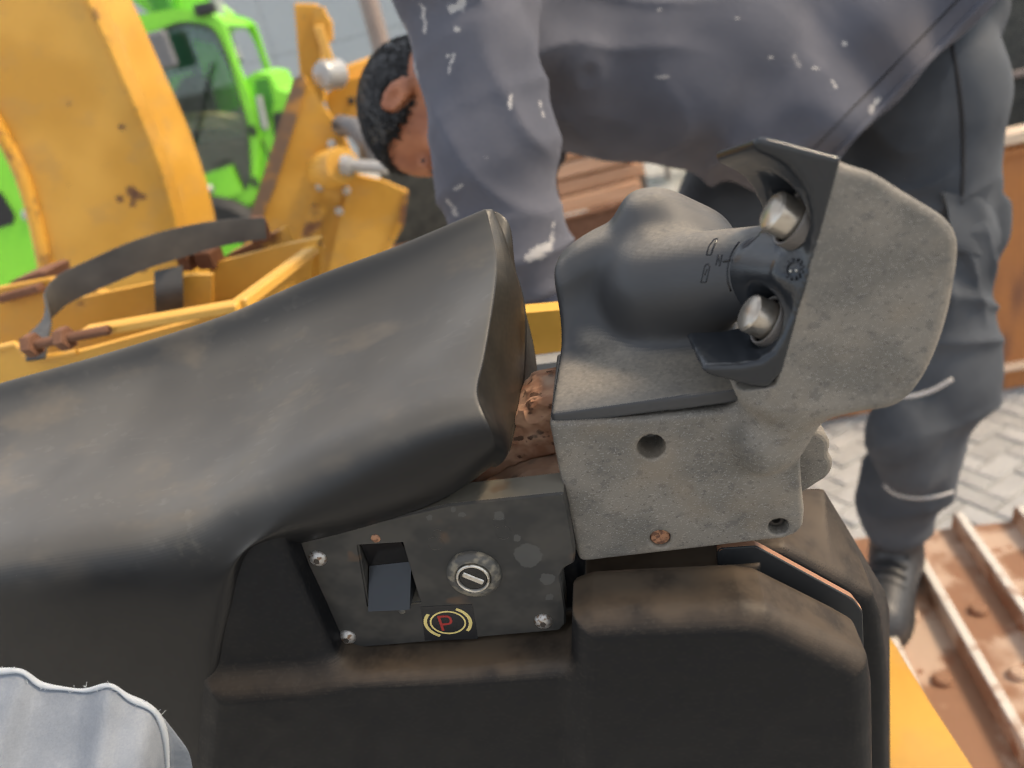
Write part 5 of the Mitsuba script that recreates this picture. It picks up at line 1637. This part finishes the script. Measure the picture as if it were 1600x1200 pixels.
# trousers
def trousers_sdf(X, Y, Z):
    a = smin(s_caps(X, Y, Z, hipL, kneeL, 0.100, 0.088), s_caps(X, Y, Z, kneeL, ankL - KZ * 0.01, 0.088, 0.072), 0.04)
    b = smin(s_caps(X, Y, Z, hipR, kneeR, 0.112, 0.095), s_caps(X, Y, Z, kneeR, ankR + KZ * 0.03, 0.085, 0.066), 0.04)
    d = smin(a, b, 0.03)
    d = smin(d, smin(s_caps(X, Y, Z, pel, hipL, 0.14, 0.10), s_caps(X, Y, Z, pel, hipR, 0.15, 0.11), 0.05), 0.05)
    d = smin(d, s_caps(X, Y, Z, A_(1300, 190, 1.36), A_(1400, 210, 1.30), 0.11, 0.10), 0.05)
    pk_ = s_ell(X, Y, Z, A_(1535, 360, 1.2), (0.035, 0.05, 0.07))
    d = smin(d, pk_, 0.02)
    kp = s_ell(X, Y, Z, A_(1420, 690, 1.12), (0.07, 0.05, 0.11))
    d = smin(d, kp, 0.02)
    d = folds(d, X, Y, Z, 0.25 * RT + 0.95 * DN, 38.0, 0.016, 21, 0.07)
    return folds(d, X, Y, Z, 0.9 * RT - 0.4 * DN, 40.0, 0.010, 25, 0.07)


tl_ = np.min([hipL - 0.14, kneeL - 0.12, ankL - 0.1, hipR - 0.14, kneeR - 0.12, pel - 0.18, ankR - 0.1], axis=0)
th_ = np.max([hipL + 0.16, kneeL + 0.16, ankL + 0.1, hipR + 0.14, pel + 0.18, kneeR + 0.12], axis=0)
tr_mesh = nets(trousers_sdf, tl_, th_, 0.0055, 0.05)
put('trousers', tr_mesh, 'trouser_cloth', True, None, wk_, 'dark work trousers with pale piping at the knee')


def wdrape(pix, mesh, r, n=30):
    p = spline([(a, b, 0) for a, b in pix], n)[:, :2]
    q = [hit(mesh, a, b) for a, b in p]
    q = [h[0] for h in q if h is not None]
    q = np.array(q)
    if len(q) < 4:
        return None
    for _ in range(3):
        q[1:-1] = (q[:-2] + q[1:-1] * 2 + q[2:]) / 4
    return tube(q, r, 8)


for pix, r, m_ in (([(1372, 608), (1390, 618), (1430, 618), (1462, 607), (1488, 592)], 0.0042, 'piping'), ([(1382, 756), (1400, 772), (1440, 778), (1488, 768)], 0.0038, 'piping'),
                   ([(1488, 70), (1496, 120), (1503, 180), (1505, 260), (1500, 330)], 0.0030, 'seam_dark')):
    mm = wdrape(pix, tr_mesh, r)
    if mm is not None:
        put('piping' if m_ == 'piping' else 'side_seam', mm, m_, True, None, wk_)
hq = hit(tr_mesh, 1490, 345)
if hq is not None:
    yq = hq[0][1]
    flap = [A_(1474, 300, yq - 0.012), A_(1530, 308, yq - 0.004), A_(1556, 336, yq + 0.03), A_(1568, 372, yq + 0.045), A_(1548, 398, yq + 0.02), A_(1486, 390, yq - 0.012)]
    rows_ = [[flap[0], (flap[0] + flap[1]) / 2 - [0, 0.004, 0], flap[1], flap[2]], [(flap[0] + flap[5]) / 2 - [0, 0.006, 0], (flap[0] + flap[4]) / 2 - [0, 0.010, 0], (flap[1] + flap[4]) / 2 - [0, 0.006, 0], (flap[2] + flap[3]) / 2], [flap[5], (flap[5] + flap[4]) / 2 - [0, 0.012, 0], flap[4], flap[3]]]
    top_ = sheet(rows_, n=(24, 24))
    back_ = sheet([[v + [0, 0.007, 0] for v in r_] for r_ in rows_], n=(24, 24))
    back_.faces = back_.faces[:, ::-1]
    put('pocket_flap', trimesh.util.concatenate([top_, back_]), 'trouser_cloth', 40, None, wk_)
# belt and waistband above the hem
bl_ = [A_(1490, -6, 1.16), A_(1512, 12, 1.15), A_(1532, 26, 1.17)]
put('belt', obox(A_(1470, -18, 1.14), A_(1522, 18, 1.12), 0.05, 0.012, up=hn, bev=0.003), 'matte_black', False, None, wk_)


def boot_sdf(ank):
    toe = np.array([-0.62, -0.78, 0.0])
    toe[2] = 0
    toe /= np.linalg.norm(toe)
    a = np.array([ank[0], ank[1], SOLE])

    def f(X, Y, Z):
        d = smin(s_caps(X, Y, Z, a + KZ * 0.05 - toe * 0.03, a + KZ * 0.16, 0.046, 0.055), s_caps(X, Y, Z, a + KZ * 0.055, a + toe * 0.15 + KZ * 0.045, 0.048, 0.042), 0.03)
        d = smin(d, s_caps(X, Y, Z, a + KZ * 0.03 - toe * 0.04, a + toe * 0.16 + KZ * 0.03, 0.038, 0.045), 0.02)
        return smax(d, SOLE + 0.004 - Z, 0.006)
    return f, a, toe


def plate_flat(a, toe):
    side_ = np.cross(toe, KZ)
    out = spline([a + toe * t_ + side_ * w_ for t_, w_ in ((-0.085, 0), (-0.06, 0.040), (0.02, 0.042), (0.11, 0.052), (0.185, 0.036), (0.205, 0), (0.185, -0.036), (0.11, -0.052), (0.02, -0.042), (-0.06, -0.040))], 48, True)
    return prism(out + KZ * 0.001, KZ * 0.024)


for ank in (ankL, ankR):
    f, a, toe = boot_sdf(ank)
    bt = put('boot', nets(f, a + [-0.25, -0.28, -0.01], a + [0.15, 0.15, 0.25], 0.005), 'boot_leather', True, None, wk_)
    put('sole', plate_flat(a, toe), 'sole_black', 30, None, bt)
    for t_ in (0.035, 0.058, 0.080, 0.102):
        side_ = np.cross(toe, KZ)
        c_ = a + toe * t_ + KZ * (0.118 - 0.32 * t_)
        put('lace', tube(spline([c_ - side_ * 0.032 - KZ * 0.006, c_ + KZ * 0.006, c_ + side_ * 0.032 - KZ * 0.006], 10), 0.0035, 8), 'sole_black', True, None, bt)
    put('pull_loop', tube(spline([a + KZ * 0.17 + RT * 0.055, a + KZ * 0.19 + RT * 0.065 - toe * 0.0, a + KZ * 0.165 + RT * 0.06 + toe * 0.03], 14), 0.005, 8), 'boot_accent', True, None, bt)
# paint marks sit where they are on the cloth: turn the measured picture points into points of the jacket
marks = []
for (a, b, y, ang, L, r, k) in PAINT:
    h = hit(jacket_mesh, a, b)
    if h is None:
        continue
    s = float((h[0] - CAM) @ FW) / FPX
    ax = math.cos(math.radians(ang)) * RT + math.sin(math.radians(ang)) * DN
    ax = ax - (ax @ h[1]) * h[1]
    ax /= np.linalg.norm(ax)
    marks.append(tuple(float(v_) for v_ in (*h[0], *ax, L * s, r * s * 1.15, k)))
PAINT[:] = marks
